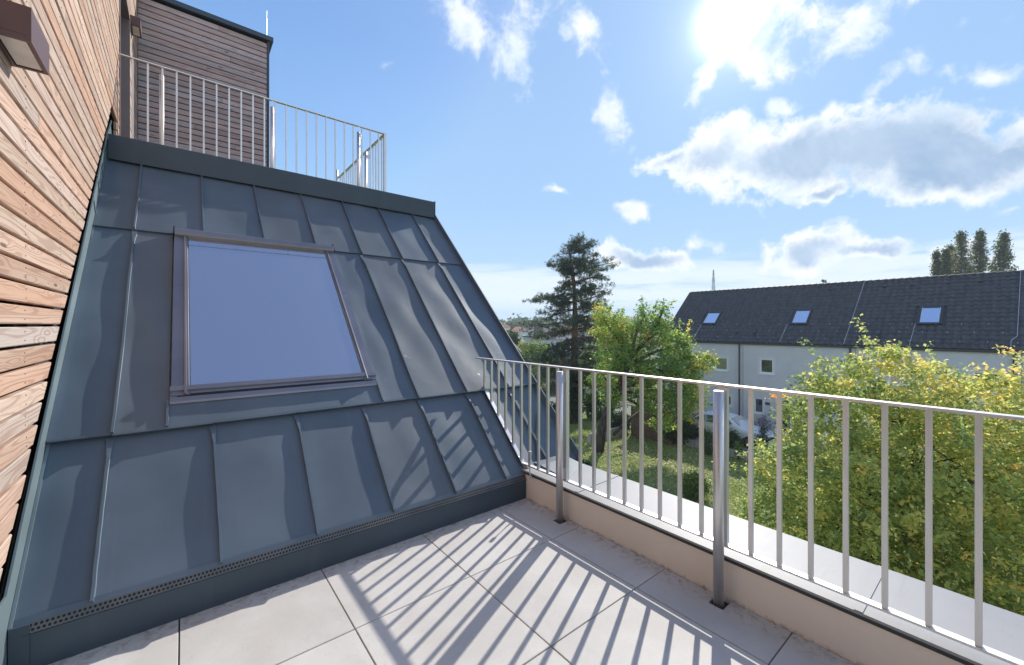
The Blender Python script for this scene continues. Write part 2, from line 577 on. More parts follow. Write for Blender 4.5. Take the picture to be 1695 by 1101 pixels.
M['capstone'] = ledge_mat()
M['gap_shade'] = m_plain('dark_gap_shade', (0.05, 0.05, 0.048), 0.7)  # shade of the drip-edge gap put into the colour
M['lamp'] = m_plain('brown_lamp_paint', (0.115, 0.062, 0.062), 0.45, 0.1, 0.05, 3, 0.03)
M['lampglass'] = m_plain('frosted_lamp_glass', (0.62, 0.60, 0.55), 0.3, 0, 0.1, 9, 0.02)
M['jamb'] = m_plain('brown_frame_paint', (0.24, 0.185, 0.18), 0.5, 0.1, 0.06, 2, 0.03)
M['darkglass'] = m_glass('dark_glass', (0.02, 0.025, 0.03), 0.12, 0.02)
M['ground'] = m_ground()
M['facade'] = m_render('pale_grey_render', (0.68, 0.67, 0.67), (0.54, 0.53, 0.51), -5.4)
M['facade2'] = m_render('white_render', (0.75, 0.75, 0.75), (0.6, 0.6, 0.6), -5.4)
M['rooftile'] = m_plain('anthracite_roof_tile', (0.072, 0.069, 0.068), 0.62, 0, 0.25, 3.1, 0.2, 30)
M['frame_white'] = m_plain('white_window_frame', (0.88, 0.88, 0.88), 0.4, 0, 0.03)
M['pipe'] = m_plain('dark_downpipe', (0.06, 0.063, 0.07), 0.45, 0.3, 0.05)
M['winglass'] = m_glass('facade_window_glass', (0.03, 0.035, 0.04), 0.18, 0.01)
M['roofglass'] = m_glass('roof_light_glass', (0.30, 0.34, 0.40), 0.5, 0.02)
M['wire'] = m_plain('galvanised_wire', (0.55, 0.56, 0.58), 0.4, 0.6)
M['bark_dark'] = m_bark('dark_bark', (0.035, 0.028, 0.022), (0.11, 0.09, 0.07))
M['bark_pine'] = m_bark('pine_bark', (0.12, 0.07, 0.045), (0.27, 0.16, 0.10))
M['leaf_big'] = m_leaf('autumn_leaf', [(0.0, (0.09, 0.15, 0.05)), (0.35, (0.20, 0.27, 0.085)), (0.60, (0.38, 0.41, 0.13)), (0.84, (0.60, 0.50, 0.14)), (1.0, (0.66, 0.40, 0.12))], 0.55)
M['leaf_mid'] = m_leaf('fruit_tree_leaf', [(0.0, (0.07, 0.13, 0.04)), (0.5, (0.15, 0.25, 0.06)), (0.78, (0.29, 0.37, 0.075)), (0.93, (0.50, 0.46, 0.08)), (1.0, (0.50, 0.30, 0.08))], 0.55)
M['leaf_dark'] = m_leaf('hedge_leaf', [(0.0, (0.018, 0.045, 0.014)), (0.6, (0.04, 0.085, 0.022)), (1.0, (0.12, 0.17, 0.04))], 0.3)
M['leaf_hedge'] = m_leaf('light_hedge_leaf', [(0.0, (0.03, 0.08, 0.015)), (0.6, (0.08, 0.15, 0.03)), (1.0, (0.25, 0.30, 0.05))], 0.4)
M['needle'] = m_leaf('pine_needle', [(0.0, (0.035, 0.06, 0.04)), (0.7, (0.075, 0.105, 0.065)), (1.0, (0.13, 0.15, 0.08))], 0.3)
M['poplar'] = m_leaf('poplar_leaf', [(0.0, (0.05, 0.08, 0.03)), (0.6, (0.11, 0.14, 0.055)), (1.0, (0.28, 0.22, 0.09))], 0.4)
M['pink'] = m_leaf('mauve_leaf', [(0.0, (0.10, 0.07, 0.08)), (0.6, (0.26, 0.20, 0.23)), (1.0, (0.42, 0.36, 0.38))], 0.3)
M['litter'] = m_leaf('fallen_leaf', [(0.0, (0.20, 0.18, 0.06)), (0.6, (0.42, 0.36, 0.16)), (1.0, (0.60, 0.55, 0.35))], 0.1)
M['grass'] = m_leaf('grass_blade', [(0.0, (0.09, 0.15, 0.035)), (0.6, (0.20, 0.27, 0.07)), (1.0, (0.36, 0.38, 0.13))], 0.4)
M['carpaint'] = m_plain('white_car_paint', (0.74, 0.75, 0.76), 0.25, 0.0, 0.02)
M['carglass'] = m_glass('car_glass', (0.015, 0.018, 0.02), 0.15, 0.01)
M['tyre'] = m_plain('black_rubber', (0.02, 0.02, 0.02), 0.8)
M['rim'] = m_plain('alloy_rim', (0.5, 0.5, 0.52), 0.3, 0.8)
M['lens'] = m_plain('lamp_lens', (0.55, 0.57, 0.6), 0.15)
M['redlens'] = m_plain('red_lamp_lens', (0.35, 0.02, 0.02), 0.2)
M['shed'] = m_plain('brown_shed_plank', (0.14, 0.085, 0.055), 0.85, 0, 0.3, 3.0, 0.4, 30)
M['concrete'] = m_plain('garden_concrete', (0.34, 0.32, 0.29), 0.9, 0, 0.2, 2.0, 0.4, 25)
M['street'] = m_plain('street_asphalt', (0.20, 0.195, 0.19), 0.9, 0, 0.1, 1.2, 0.3, 40)
M['roof_red'] = m_plain('red_clay_roof', (0.32, 0.13, 0.09), 0.8, 0, 0.2, 2.0)
M['roof_brown'] = m_plain('brown_clay_roof', (0.19, 0.15, 0.13), 0.8, 0, 0.2, 2.0)
M['roof_grey'] = m_plain('grey_slate_roof', (0.15, 0.15, 0.165), 0.7, 0, 0.2, 2.0)
M['ridge'] = m_plain('pale_ridge_tile', (0.45, 0.40, 0.36), 0.8)
M['galv'] = m_plain('galvanised_lattice', (0.40, 0.41, 0.42), 0.6, 0.3)


def perf_mat():
    m, N = mat_new('perforated_sheet')
    sx = N.n('ShaderNodeSeparateXYZ', {0: world_co(N)})
    u = N.math('MULTIPLY', sx.outputs[0], 62.0)
    v = N.math('MULTIPLY', sx.outputs[2], 62.0)
    row = N.math('FLOOR', v)
    sh = N.math('MULTIPLY', N.math('MODULO', N.math('ABSOLUTE', row), 2.0), 0.5)
    fu = N.math('SUBTRACT', N.math('FRACT', N.math('ADD', N.math('ADD', u, sh), 100.0)), 0.5)
    fv = N.math('SUBTRACT', N.math('FRACT', v), 0.5)
    r = N.math('SQRT', N.math('ADD', N.math('MULTIPLY', fu, fu), N.math('MULTIPLY', fv, fv)))
    hole = N.sstep(r, 0.30, 0.36, 1.0, 0.0)
    dn = N.noise(sx.inputs[0].links[0].from_socket, 3.0, 4, 0.6)
    metal = N.mix(N.sstep(dn, 0.4, 0.7), (0.11, 0.12, 0.13), (0.19, 0.185, 0.175))
    c = N.mix(hole, metal, (0.006, 0.006, 0.007))
    finish(N, c, 0.5, 0.2, N.math('SUBTRACT', 1.0, hole), 0.5, 0.003)
    return m


M['perf'] = perf_mat()

# ================================================================== TERRACE
GZ = -5.75
# floor: gritty bed with slabs on it
fl = MB()
fl.box(-0.56, 2.25, -2.6, 2.61, -0.30, -0.022)
floor = fl.obj('terrace_floor', M['slab'])
tag(floor, kind='structure')
T = 0.655
GAP = 0.0055


def slab(poly):
    n = len(poly)
    cx = sum(p[0] for p in poly) / n
    cy = sum(p[1] for p in poly) / n
    m = MB()
    ins = []
    for i in range(n):      # inward offset of every corner for the arris
        p0, p1, p2 = Vector(poly[i - 1]), Vector(poly[i]), Vector(poly[(i + 1) % n])
        a, b = (p1 - p0).normalized(), (p2 - p1).normalized()
        na, nb = Vector((-a.y, a.x)), Vector((-b.y, b.x))
        ins.append(p1 + (na + nb) * 0.0018)
    vs = [(p[0], p[1], -0.02) for p in poly] + [(p[0], p[1], -0.0018) for p in poly] + [(p[0], p[1], 0.0) for p in ins]
    fs = []
    for k in (0, n):
        fs += [(k + i, k + (i + 1) % n, k + n + (i + 1) % n, k + n + i) for i in range(n)]
    fs.append(tuple(range(2 * n, 3 * n)))
    dz = random.uniform(-0.0006, 0.0006)
    m.add([(x, y, z + dz) for x, y, z in vs], fs)
    return m.obj('tile', M['tile'], floor, origin=(cx, cy, 0))


xs = [-0.555, -0.013, 0.642, 1.297, 1.952, 2.248]
ys = [-2.6, -1.942, -1.287, -0.632, 0.023, 0.678, 1.333, 1.994, 2.609]
for i in range(len(xs) - 1):
    for j in range(len(ys) - 1):
        x0, x1 = xs[i] + GAP / 2, xs[i + 1] - GAP / 2
        y0, y1 = ys[j] + GAP / 2, ys[j + 1] - GAP / 2
        notch = None
        if i == 4:
            for py in (0.99, 2.145, -0.165, -1.32):
                if y0 < py < y1:
                    notch = py
        if notch is None:
            slab([(x0, y0), (x1, y0), (x1, y1), (x0, y1)])
        else:
            a, b, c = notch - 0.036, notch + 0.036, 2.145
            slab([(x0, y0), (x1, y0), (x1, a), (c, a), (c, b), (x1, b), (x1, y1), (x0, y1)])

# parapet with sheet cap
par = thing('parapet_wall', 'low peach rendered terrace parapet with pale sheet top under the steel railing', 'parapet', (2.25, 0, -5.75))
MB().box(2.25, 2.70, -2.6, 2.63, GZ, 0.198).obj('rendered_wall', M['render'], par)
MB().box(2.244, 2.706, -2.6, 2.60, 0.2, 0.219).obj('drip_gap_strip', M['gap_shade'], par)  # dark-coloured strip standing in for the shaded gap below the drip edge
m = MB()
m.prism([(2.236, 0.221), (2.236, 0.233), (2.72, 0.243), (2.72, 0.13), (2.712, 0.13), (2.712, 0.221)], 1, -2.6, 2.66)
m.obj('top_sheet', M['capstone'], par)
for y in (-1.6, 0.42, 2.02):
    jm = MB()
    jm.prism([(2.238, 0.2345), (2.719, 0.2445), (2.719, 0.2465), (2.238, 0.2365)], 1, y, y + 0.03)
    jm.obj('sheet_joint', M['capstone'], par)

# ---- railings
def rail_bar(m, x, y, z0, z1, w=0.020, d=0.020):
    m.box(x - d / 2, x + d / 2, y - w / 2, y + w / 2, z0, z1)


def post_mesh(x, y, z0, z1, r):
    m = MB()
    m.tube([(x, y, z0), (x, y, z1 - 0.004)], r, 20)
    m.tube([(x, y, z1 - 0.004), (x, y, z1)], [r * 0.99, r * 0.9], 20)
    return m


rl = thing('steel_railing', 'brushed steel baluster railing along the peach parapet of the tiled terrace', 'railing', (2.26, 0, 0))
RX = 2.262
m = MB()
m.box(RX - 0.022, RX + 0.022, -2.5, 3.36, 1.122, 1.134)
m.obj('top_rail', M['steel'], rl)
m = MB()
m.box(RX - 0.018, RX + 0.018, -2.5, 2.66, 0.272, 0.282)
m.obj('bottom_rail', M['steel'], rl)
m = MB()
m.prism([(2.66, 0.272), (2.66, 0.282), (3.352, 0.974), (3.352, 0.962)], 0, RX - 0.018, RX + 0.018)
m.obj('sloping_rail', M['steel'], rl)
ky = [0.0976 + 0.128 * k for k in range(-19, 17)] + [2.25 + 0.109 * i for i in range(10)]
for y in ky:
    z0 = 0.282 if y < 2.66 else y - 2.42 + 0.03
    m = MB()
    w = 0.009
    rail_bar(m, RX, y, z0, 1.122, 0.019, 0.019)
    m.obj('baluster', M['steel'], rl, origin=(RX, y, z0))
for y in (-1.32, -0.165, 0.99, 2.145):
    p = post_mesh(2.178, y, -0.02, 1.108, 0.026).obj('post', M['steel'], rl, True, origin=(2.178, y, 0))
    for po in p.data.polygons:
        if len(po.vertices) > 4:
            po.use_smooth = False
    b = MB()
    b.box(2.19, 2.252, y - 0.004, y + 0.004, 1.02, 1.10)
    b.box(2.19, 2.252, y - 0.004, y + 0.004, 0.30, 0.38)
    b.box(2.225, 2.25, y - 0.022, y + 0.022, 0.285, 1.121)
    b.obj('bracket', M['steel'], rl)
# cable and clamp in the corner
m = MB()
m.tube([(2.235, 2.50, 0.20), (2.20, 2.49, 0.215), (2.18, 2.485, 0.26), (2.19, 2.49, 0.40)], 0.006, 8)
cb = m.obj('earthing_wire', M['wire'])
tag(cb, 'short galvanised earthing wire sticking up where roof meets parapet corner', 'wire')
bm_ = MB()
bm_.tube([(2.19, 2.49, 0.395), (2.19, 2.49, 0.43)], 0.014, 8)
bm_.obj('clamp', M['wire'], cb)

# ================================================================== METAL ROOF
c45 = math.sqrt(0.5)
O = Vector((0, 2.62, 0.2))


def rp(u, v, w=0.0):
    return (u, O.y + (v - w) * c45, O.z + (v + w) * c45)


roof = thing('metal_roof', 'slate blue standing seam metal roof slope rising beside the tiled terrace', 'roof', (0, 2.62, 0))
# solid body under the sheets
VT = 4.06
body = MB()
body.prism([(2.66, GZ), (2.66, 0.16), rp(0, VT, -0.05)[1:], (5.6, 3.0), (8.4, 3.0), (8.4, GZ)], 0, -0.56, 2.84)
body.obj('roof_deck', M['render'], roof)

nrand = np.random.default_rng(5)


def panel(u0, u1, v0, v1, lift0=0.0, mat='sheet', amp=0.0035, seamL=True, nu=14, nv=22, zz=0.0):
    """a pan of sheet, gently buckled, edges curling up to the seams"""
    ph = nrand.uniform(0, 6.28, 8)
    fr = nrand.uniform(0.7, 1.5, 4)
    m = MB()
    vs, fs = [], []
    for j in range(nv + 1):
        tv = j / nv
        v = v0 + (v1 - v0) * tv
        for i in range(nu + 1):
            tu = i / nu
            u = u0 + (u1 - u0) * tu
            e = math.sin(PI * tu) ** 0.6 * math.sin(PI * tv) ** 0.5
            w = amp * e * (math.sin(fr[0] * 5 * (v) + ph[0] + 1.2 * math.sin(7 * u + ph[1])) + 0.6 * math.sin(fr[1] * 9 * v + ph[2]) * math.cos(9 * u + ph[3])
                           + 0.5 * math.sin(fr[2] * 13 * u + 4 * v + ph[4]))
            w += 0.0025 * (abs(2 * tu - 1) ** 6)
            w += lift0 * (1 - tv)
            vs.append(rp(u, v, w + zz))
    for j in range(nv):
        for i in range(nu):
            a = j * (nu + 1) + i
            fs.append((a, a + 1, a + nu + 2, a + nu + 1))
    m.add(vs, fs)
    return m.obj('panel', M[mat], roof, True)


def seam(u, v0, v1, h=0.027, flare=True, wob=0.0, z0=0.0, z1=0.0):
    """double folded standing seam, flattened at its upper end"""
    m = MB()
    n = 12
    vs, fs = [], []
    for j in range(n + 1):
        t = j / n
        v = v0 + (v1 - v0) * t
        k = 1.0
        wd = 0.0045
        if flare and v1 - v < 0.13:
            q = (v1 - v) / 0.13
            k = 0.25 + 0.75 * q
            wd = 0.0045 + 0.011 * (1 - q)
        du = wob * math.sin(3.1 * v + u * 9) + (nrand.uniform(-0.001, 0.001))
        prof = [(-wd - 0.004, 0), (-wd, 0.004), (-wd * 0.8, h * k * 0.62), (-wd * 1.6, h * k * 0.66), (-wd * 1.5, h * k), (wd, h * k), (wd, 0.004), (wd + 0.004, 0)]
        for a, w in prof:
            vs.append(rp(u + a + du, v, w + z0 + (z1 - z0) * t))
    L = 8
    for j in range(n):
        for i in range(L - 1):
            a = j * L + i
            fs.append((a, a + 1, a + L + 1, a + L))
    fs.append(tuple(range(L)))
    fs.append(tuple(range(n * L, n * L + L))[::-1])
    m.add(vs, fs)
    return m.obj('seam', M['sheet'], roof)


U = [-0.56, -0.314, 0.155, 0.628, 1.10, 1.572, 2.045, 2.53, 2.886]
V1, V2 = 0.874, 2.89
NB = len(U) - 1
for i in range(NB):
    a, b = U[i], U[i + 1]
    if a < 2.26 < b and False:
        pass
    panel(a, b, 0.0, V1 + 0.02, 0.0, random.choice(['sheet', 'sheet', 'sheet2']))
    panel(a, b, V2 - 0.005, VT + 0.04, 0.012, random.choice(['sheet', 'sheet2']), zz=0.006)
    if i > 0:
        seam(a, 0.0, V1 - 0.005, wob=0.004)
        seam(a, V2 - 0.008, VT, wob=0.003, flare=False, z0=0.018, z1=0.006)
# middle row: pans left and right of the roof window
mid = [(-0.56, -0.308), (-0.308, -0.068), (1.25, 1.562), (1.562, 2.04), (2.04, 2.53), (2.53, 2.886)]
for a, b in mid:
    panel(a, b, V1 - 0.01, V2 + 0.015, 0.026, random.choice(['sheet', 'sheet2']), amp=0.0045, zz=0.006)
panel(-0.068, 1.25, V1 - 0.01, 1.06, 0.003, 'sheet', amp=0.0015, nv=6, zz=0.029)
for u in (-0.308, 1.562, 2.04, 2.53):
    seam(u, V1 - 0.008, V2 - 0.01, 0.028, wob=0.003, z0=0.030, z1=0.006)
seam(-0.072, V1 - 0.006, 1.06, 0.02, flare=False, z0=0.03, z1=0.03)
seam(1.254, V1 - 0.006, 1.06, 0.02, flare=False, z0=0.03, z1=0.03)
# cross folds
def lap(u0, u1, v, h, name='cross_fold', dp=0.022):
    m = MB()
    pr_ = [(v - 0.006, h - 0.010), (v - 0.007, h), (v + 0.004, h + 0.001), (v + 0.006, h - 0.008)]
    n_ = len(pr_)
    m.add([rp(u, a_, w_) for u in (u0, u1) for a_, w_ in pr_], [(i, i + n_, (i + 1) % n_ + n_, (i + 1) % n_) for i in range(n_)] + [tuple(range(n_))[::-1], tuple(range(n_, 2 * n_))])
    m.add([rp(u0, v + 0.012, 0.0), rp(u1, v + 0.012, 0.0), rp(u1, v + 0.012, h - 0.004), rp(u0, v + 0.012, h - 0.004)], [(0, 1, 2, 3)])
    return m.obj(name, M['sheet'], roof)


for i in range(NB):
    lap(U[i] + 0.003, U[i + 1] - 0.003, V1 - 0.008 + random.uniform(-.003, .003), 0.036)
    if U[i] < -0.1 or U[i] > 1.2:
        lap(U[i] + 0.003, U[i + 1] - 0.003, V2 - 0.006, 0.021)
# kerb below the roof foot
m = MB()
m.box(-0.52, 2.246, 2.606, 2.66, -0.02, 0.150)
m.obj('kerb_sheet', M['cap'], roof)
m = MB()
m.prism([(2.598, 0.150), (2.598, 0.156), (2.66, 0.162), (2.66, 0.150)], 0, -0.52, 2.246)
m.obj('kerb_lip', M['cap'], roof)
m = MB()
m.prism([(2.603, 0.157), (2.618, 0.196), (2.626, 0.196), (2.611, 0.157)], 0, -0.50, 2.246)
m.obj('vent_strip', M['perf'], roof)
m = MB()
m.box(-0.558, -0.50, 2.60, 2.645, -0.02, 0.198)
m.obj('kerb_end_sheet', M['cap'], roof)
m = MB()
m.add([rp(-0.56, -0.006, 0.002), rp(2.86, -0.006, 0.002), rp(2.86, 0.02, 0.006), rp(-0.56, 0.02, 0.006), rp(-0.56, -0.006, -0.004), rp(2.86, -0.006, -0.004)],
      [(0, 1, 2, 3), (0, 4, 5, 1)])
m.obj('drip_edge', M['sheet'], roof)
# cap fascia along the top
m = MB()
m.prism([(5.395, 3.025), (5.395, 3.252), (5.405, 3.262), (5.95, 3.268), (5.95, 3.2), (5.425, 3.2), (5.425, 3.035), (5.405, 3.025)], 0, -0.548, 2.885)
m.obj('top_cap', M['cap'], roof)
m = MB()
m.prism([(5.39, 3.03), (5.39, 3.27), (5.955, 3.276), (5.955, 3.04), (5.5, 3.04)], 0, 2.886, 2.892)
m.obj('cap_end', M['cap'], roof)
# right verge and ribbon beside the railing
m = MB()
m.add([rp(2.888, -0.03, 0.066), rp(2.90, -0.03, 0.066), rp(2.90, VT, 0.066), rp(2.888, VT, 0.066), rp(2.884, -0.03, 0), rp(2.884, VT, 0), rp(2.90, -0.03, -0.12), rp(2.90, VT, -0.12)],
      [(0, 1, 2, 3), (0, 3, 5, 4), (1, 6, 7, 2), (0, 4, 6, 1), (3, 2, 7, 5)])
m.obj('verge_flashing', M['sheet'], roof)
m = MB()
m.add([rp(2.262, 0.0, 0.002), rp(2.262, 1.10, 0.022), rp(2.275, 0.0, 0.028), rp(2.275, 1.10, 0.028), rp(2.36, 0.0, 0.028), rp(2.36, 1.10, 0.028), rp(2.365, 0.0, 0.0), rp(2.365, 1.1, 0.0)],
      [(0, 2, 3, 1), (2, 4, 5, 3), (4, 6, 7, 5), (0, 6, 4, 2), (1, 3, 5, 7)])
m.obj('sloping_ribbon', M['capstone'], roof)
# small flared corner where the slope meets the parapet top
m = MB()
m.tube([rp(2.40, 0.02, 0.02), rp(2.56, 0.30, 0.02), rp(2.72, 0.52, 0.02)], 0.008, 6)
m.obj('diagonal_fold', M['sheet'], roof)
m = MB()
m.prism([(2.30, 0.236), (2.66, 0.236), (2.66, 0.26), (2.56, 0.262)], 0, 2.37, 2.71)
m.obj('foot_apron', M['sheet'], roof)
# rainwater outlet box at the outer corner
gb = MB()
gb.prism([(2.725, 0.10), (2.725, 0.02), (2.86, 0.02), (2.86, 0.10), (2.852, 0.10), (2.852, 0.03), (2.733, 0.03), (2.733, 0.10)], 1, 1.95, 2.9)
gb.obj('gutter', M['cap'], roof)

# flashing up the timber wall
UP = 0.175
m = MB()
pol = [(-2.6, -0.02), (2.60, -0.02), (2.60, 0.20), (5.45, 3.05), (5.95, 3.16), (5.70, 3.48), (5.40, 3.22), (2.57, 0.17 + UP), (-2.6, 0.17 + UP)]
m.prism(pol, 0, -0.565, -0.561)
fo = m.obj('wall_flashing', M['sheet_lite'], roof)
m = MB()
m.prism([(-2.6, 0.345), (2.57, 0.345), (5.40, 3.22), (5.70, 3.48), (5.70, 3.50), (5.39, 3.235), (2.562, 0.357), (-2.6, 0.357)], 0, -0.5605, -0.553)
m.obj('flashing_fold', M['sheet_lite'], roof)
m = MB()
m.prism([(-2.6, 0.36), (2.56, 0.36), (5.69, 3.51), (5.69, 4.2), (2.56, 0.95), (-2.6, 0.95)], 0, -0.600, -0.590)
m.obj('backing_sheet', M['cap'], roof)
m = MB()
m.prism([rp(0, -0.01, 0.0)[1:], rp(0, VT, 0.0)[1:], rp(0, VT, 0.010)[1:], rp(0, -0.01, 0.010)[1:]], 0, -0.561, -0.549)
m.obj('flashing_foot', M['sheet_lite'], roof)
# folded ribs on the upper flashing
for v in (3.05, 3.35, 3.65, 3.95):
    m = MB()
    m.prism([rp(0, v, 0.01)[1:], rp(0, v + 0.015, 0.01)[1:], rp(0, v + 0.015, 0.19)[1:], rp(0, v, 0.19)[1:]], 0, -0.561, -0.554)
    m.obj('flashing_rib', M['sheet_lite'], roof)

# ---- roof window, a part of the roof with its own pieces
WU0, WU1, WV0, WV1 = -0.058, 1.245, 1.045, 2.89


def rbox(m, u0, u1, v0, v1, w0, w1, mi=0):
    vs = [rp(u, v, w) for u in (u0, u1) for v in (v0, v1) for w in (w0, w1)]
    m.add(vs, [(0, 1, 3, 2), (4, 6, 7, 5), (0, 4, 5, 1), (2, 3, 7, 6), (0, 2, 6, 4), (1, 5, 7, 3)], mi)
    return m


m = MB()
rbox(m, WU0 + 0.03, WU1 - 0.03, WV0 + 0.03, WV1 - 0.02, 0.0, 0.055)
rw = m.obj('roof_window', M['gasket'], roof)


def side_prof(m, u0, u1, s, v0, v1):
    """side cladding: stepped profile, s=+1 when the outside is on the left"""
    a, b = (u0, u1) if s > 0 else (u1, u0)
    d = (b - a)
    pr = [(0.0, 0.0), (0.0, 0.058), (0.02, 0.062), (0.62, 0.060), (0.66, 0.078), (0.76, 0.080), (0.79, 0.066), (0.90, 0.066), (0.96, 0.056), (1.0, 0.03)]
    vs = [rp(a + d * p, v, w) for v in (v0, v1) for p, w in pr]
    n = len(pr)
    fs = [(i, i + 1, i + 1 + n, i + n) for i in range(n - 1)] + [tuple(range(n)), tuple(range(n, 2 * n))[::-1]]
    m.add(vs, fs)


SPL = WV0 + (WV1 - WV0) * 0.60
for (u0, u1, s) in ((WU0, WU0 + 0.10, 1), (WU1 - 0.10, WU1, -1)):
    for v0, v1 in ((WV0 + 0.035, SPL - 0.001), (SPL + 0.001, WV1 - 0.06)):
        m = MB()
        side_prof(m, u0, u1, s, v0, v1)
        m.obj('side_cladding', M['skyframe'], rw)
m = MB()
pr = [(WV0 - 0.012, 0.012), (WV0 - 0.012, 0.038), (WV0 + 0.0, 0.045), (WV0 + 0.062, 0.058), (WV0 + 0.066, 0.074), (WV0 + 0.098, 0.078), (WV0 + 0.112, 0.062), (WV0 + 0.112, 0.03)]
vs = [rp(u, v, w) for u in (WU0 - 0.006, WU1 + 0.006) for v, w in pr]
n = len(pr)
m.add(vs, [(i, i + n, i + 1 + n, i + 1) for i in range(n - 1)] + [tuple(range(n))[::-1], tuple(range(n, 2 * n))])
m.obj('bottom_cladding', M['skyframe'], rw)
m = MB()
pr = [(WV1 - 0.105, 0.04), (WV1 - 0.105, 0.085), (WV1 - 0.095, 0.098), (WV1 - 0.055, 0.112), (WV1 - 0.052, 0.100), (WV1 - 0.015, 0.088), (WV1 + 0.012, 0.05), (WV1 + 0.012, 0.012)]
vs = [rp(u, v, w) for u in (WU0 + 0.004, WU1 - 0.004) for v, w in pr]
n = len(pr)
m.add(vs, [(i, i + n, i + 1 + n, i + 1) for i in range(n - 1)] + [tuple(range(n))[::-1], tuple(range(n, 2 * n))])
m.obj('top_hood', M['skyframe'], rw)
for u0, u1 in ((WU0 - 0.012, WU0 + 0.004), (WU1 - 0.004, WU1 + 0.012)):
    m = MB()
    rbox(m, u0 + (0.006 if u0 < 0 else 0), u1 - (0.006 if u1 > 1 else 0), WV1 - 0.10, WV1 + 0.006, 0.01, 0.092)
    m.obj('hood_end', M['gasket'], rw)
m = MB()
rbox(m, WU0 + 0.098, WU1 - 0.098, WV0 + 0.108, WV1 - 0.10, 0.05, 0.060)
m.obj('pane', M['skyglass'], rw)
m = MB()
rbox(m, WU0 + 0.10, WU1 - 0.10, WV1 - 0.215, WV1 - 0.209, 0.0602, 0.0612)
for u in (0.38, 0.80):
    rbox(m, u, u + 0.006, WV1 - 0.209, WV1 - 0.19, 0.0602, 0.0612)
m.obj('spacer_bar', M['skyframe'], rw)
m = MB()
rbox(m, WU0 + 0.02, WU1 - 0.02, WV0 - 0.10, WV0 + 0.0, 0.014, 0.020)
m.obj('apron_sheet', M['sheet2'], rw)

# ================================================================== TIMBER WALLS
ww = thing('timber_clad_wall', 'sunlit larch board wall with dark gaps at the far left beside the roof', 'wall', (-0.55, 0, 0))
m = MB()
m.box(-0.80, -0.602, -2.6, 6.08, -0.3, 6.5)
m.box(-0.80, -0.602, 6.08, 7.12, 5.36, 6.5)
m.box(-0.80, -0.602, 7.12, 8.37, 2.95, 6.5)
m.obj('membrane', M['membrane'], ww)
PITCH = 0.0915
BH = 0.0785
nboard = 0


def board_mesh(pts_face, x_front, x_back, ch=0.004):
    """pts_face: yz polygon of the face; the front arris is chamfered"""
    n = len(pts_face)
    cy = sum(p[0] for p in pts_face) / n
    cz = sum(p[1] for p in pts_face) / n
    m = MB()
    ins = [(p[0] + (ch if p[0] < cy else -ch), p[1] + (ch if p[1] < cz else -ch)) for p in pts_face]
    vs = [(x_back, *p) for p in pts_face] + [(x_front - ch, *p) for p in pts_face] + [(x_front, *p) for p in ins]
    fs = []
    for k in (0, n):
        fs += [(k + i, k + (i + 1) % n, k + n + (i + 1) % n, k + n + i) for i in range(n)]
    fs.append(tuple(range(2 * n, 3 * n)))
    m.add(vs, fs)
    return m, (x_front, cy, cz)


CUT = 1.90
k = 0
z = 0.45
while z < 6.45:
    zb, zt = z, z + BH
    segs = []
    yend = zb + CUT
    if zt < 3.40:
        segs.append((-0.9 if zb < 2.2 else 0.5, (zb + CUT, zt + CUT)))
        if zb > 3.1:
            segs.append((5.95, (6.06, 6.06)))
    elif zt < 3.62:
        segs.append((1.4, (zb + CUT, zt + CUT)))
        segs.append((5.86, (6.06, 6.06)))
    else:
        segs.append((1.6, (6.06, 6.06)))
    if zt > 5.40:
        segs.append((6.062, (8.345, 8.345)))
    elif zt > 3.1:
        segs.append((7.13, (8.345, 8.345)))
    for y0, (yb, yt) in segs:
        cuts = [y0]
        if yb - y0 > 2.2:
            j = random.uniform(y0 + 0.8, yb - 0.8)
            if random.random() < 0.55:
                cuts.append(j)
        xf = -0.530 + random.uniform(-0.0025, 0.0025)
        for q in range(len(cuts)):
            a = cuts[q]
            last = q == len(cuts) - 1
            b1 = yb if last else cuts[q + 1] - 0.002
            t1 = yt if last else cuts[q + 1] - 0.002
            if max(b1, t1) < 2.2:
                continue
            mm, og = board_mesh([(a, zb), (b1, zb), (t1, zt), (a, zt)], xf, -0.556)
            mm.obj('board', M['board'], ww, origin=og)
            nboard += 1
            scr = MB()
            for ys_c in (2.7, 3.35, 4.0, 4.65, 5.3):
                if a + 0.03 < ys_c < min(b1, t1) - 0.03:
                    for zc_ in (zb + 0.02, zt - 0.02):
                        scr.tube([(xf - 0.001, ys_c, zc_), (xf + 0.0012, ys_c, zc_)], 0.0035, 6)
            if scr.v and zt < 5.2:
                scr.obj('screws', M['pipe'], ww)['kind'] = 'stuff'
    z += PITCH + random.uniform(-0.0008, 0.0008)
# battens seen in the gaps
for y in (2.7, 3.35, 4.0, 4.65, 5.3, 5.95, 7.2, 7.8):
    zlo = max(0.5, y - 2.0) if y < 5.6 else 3.5
    MB().box(-0.602, -0.558, y - 0.02, y + 0.02, zlo, 6.45).obj('batten', M['membrane'], ww)
# door opening on the upper terrace
m = MB()
m.box(-0.80, -0.522, 6.075, 6.10, 3.05, 5.37)
m.box(-0.80, -0.522, 7.10, 7.125, 3.05, 5.37)
m.box(-0.80, -0.522, 6.10, 7.10, 5.33, 5.37)
dr = m.obj('door_frame', M['jamb'], ww)
MB().box(-0.80, -0.785, 6.10, 7.10, 3.05, 5.33).obj('door_glass', M['darkglass'], dr)

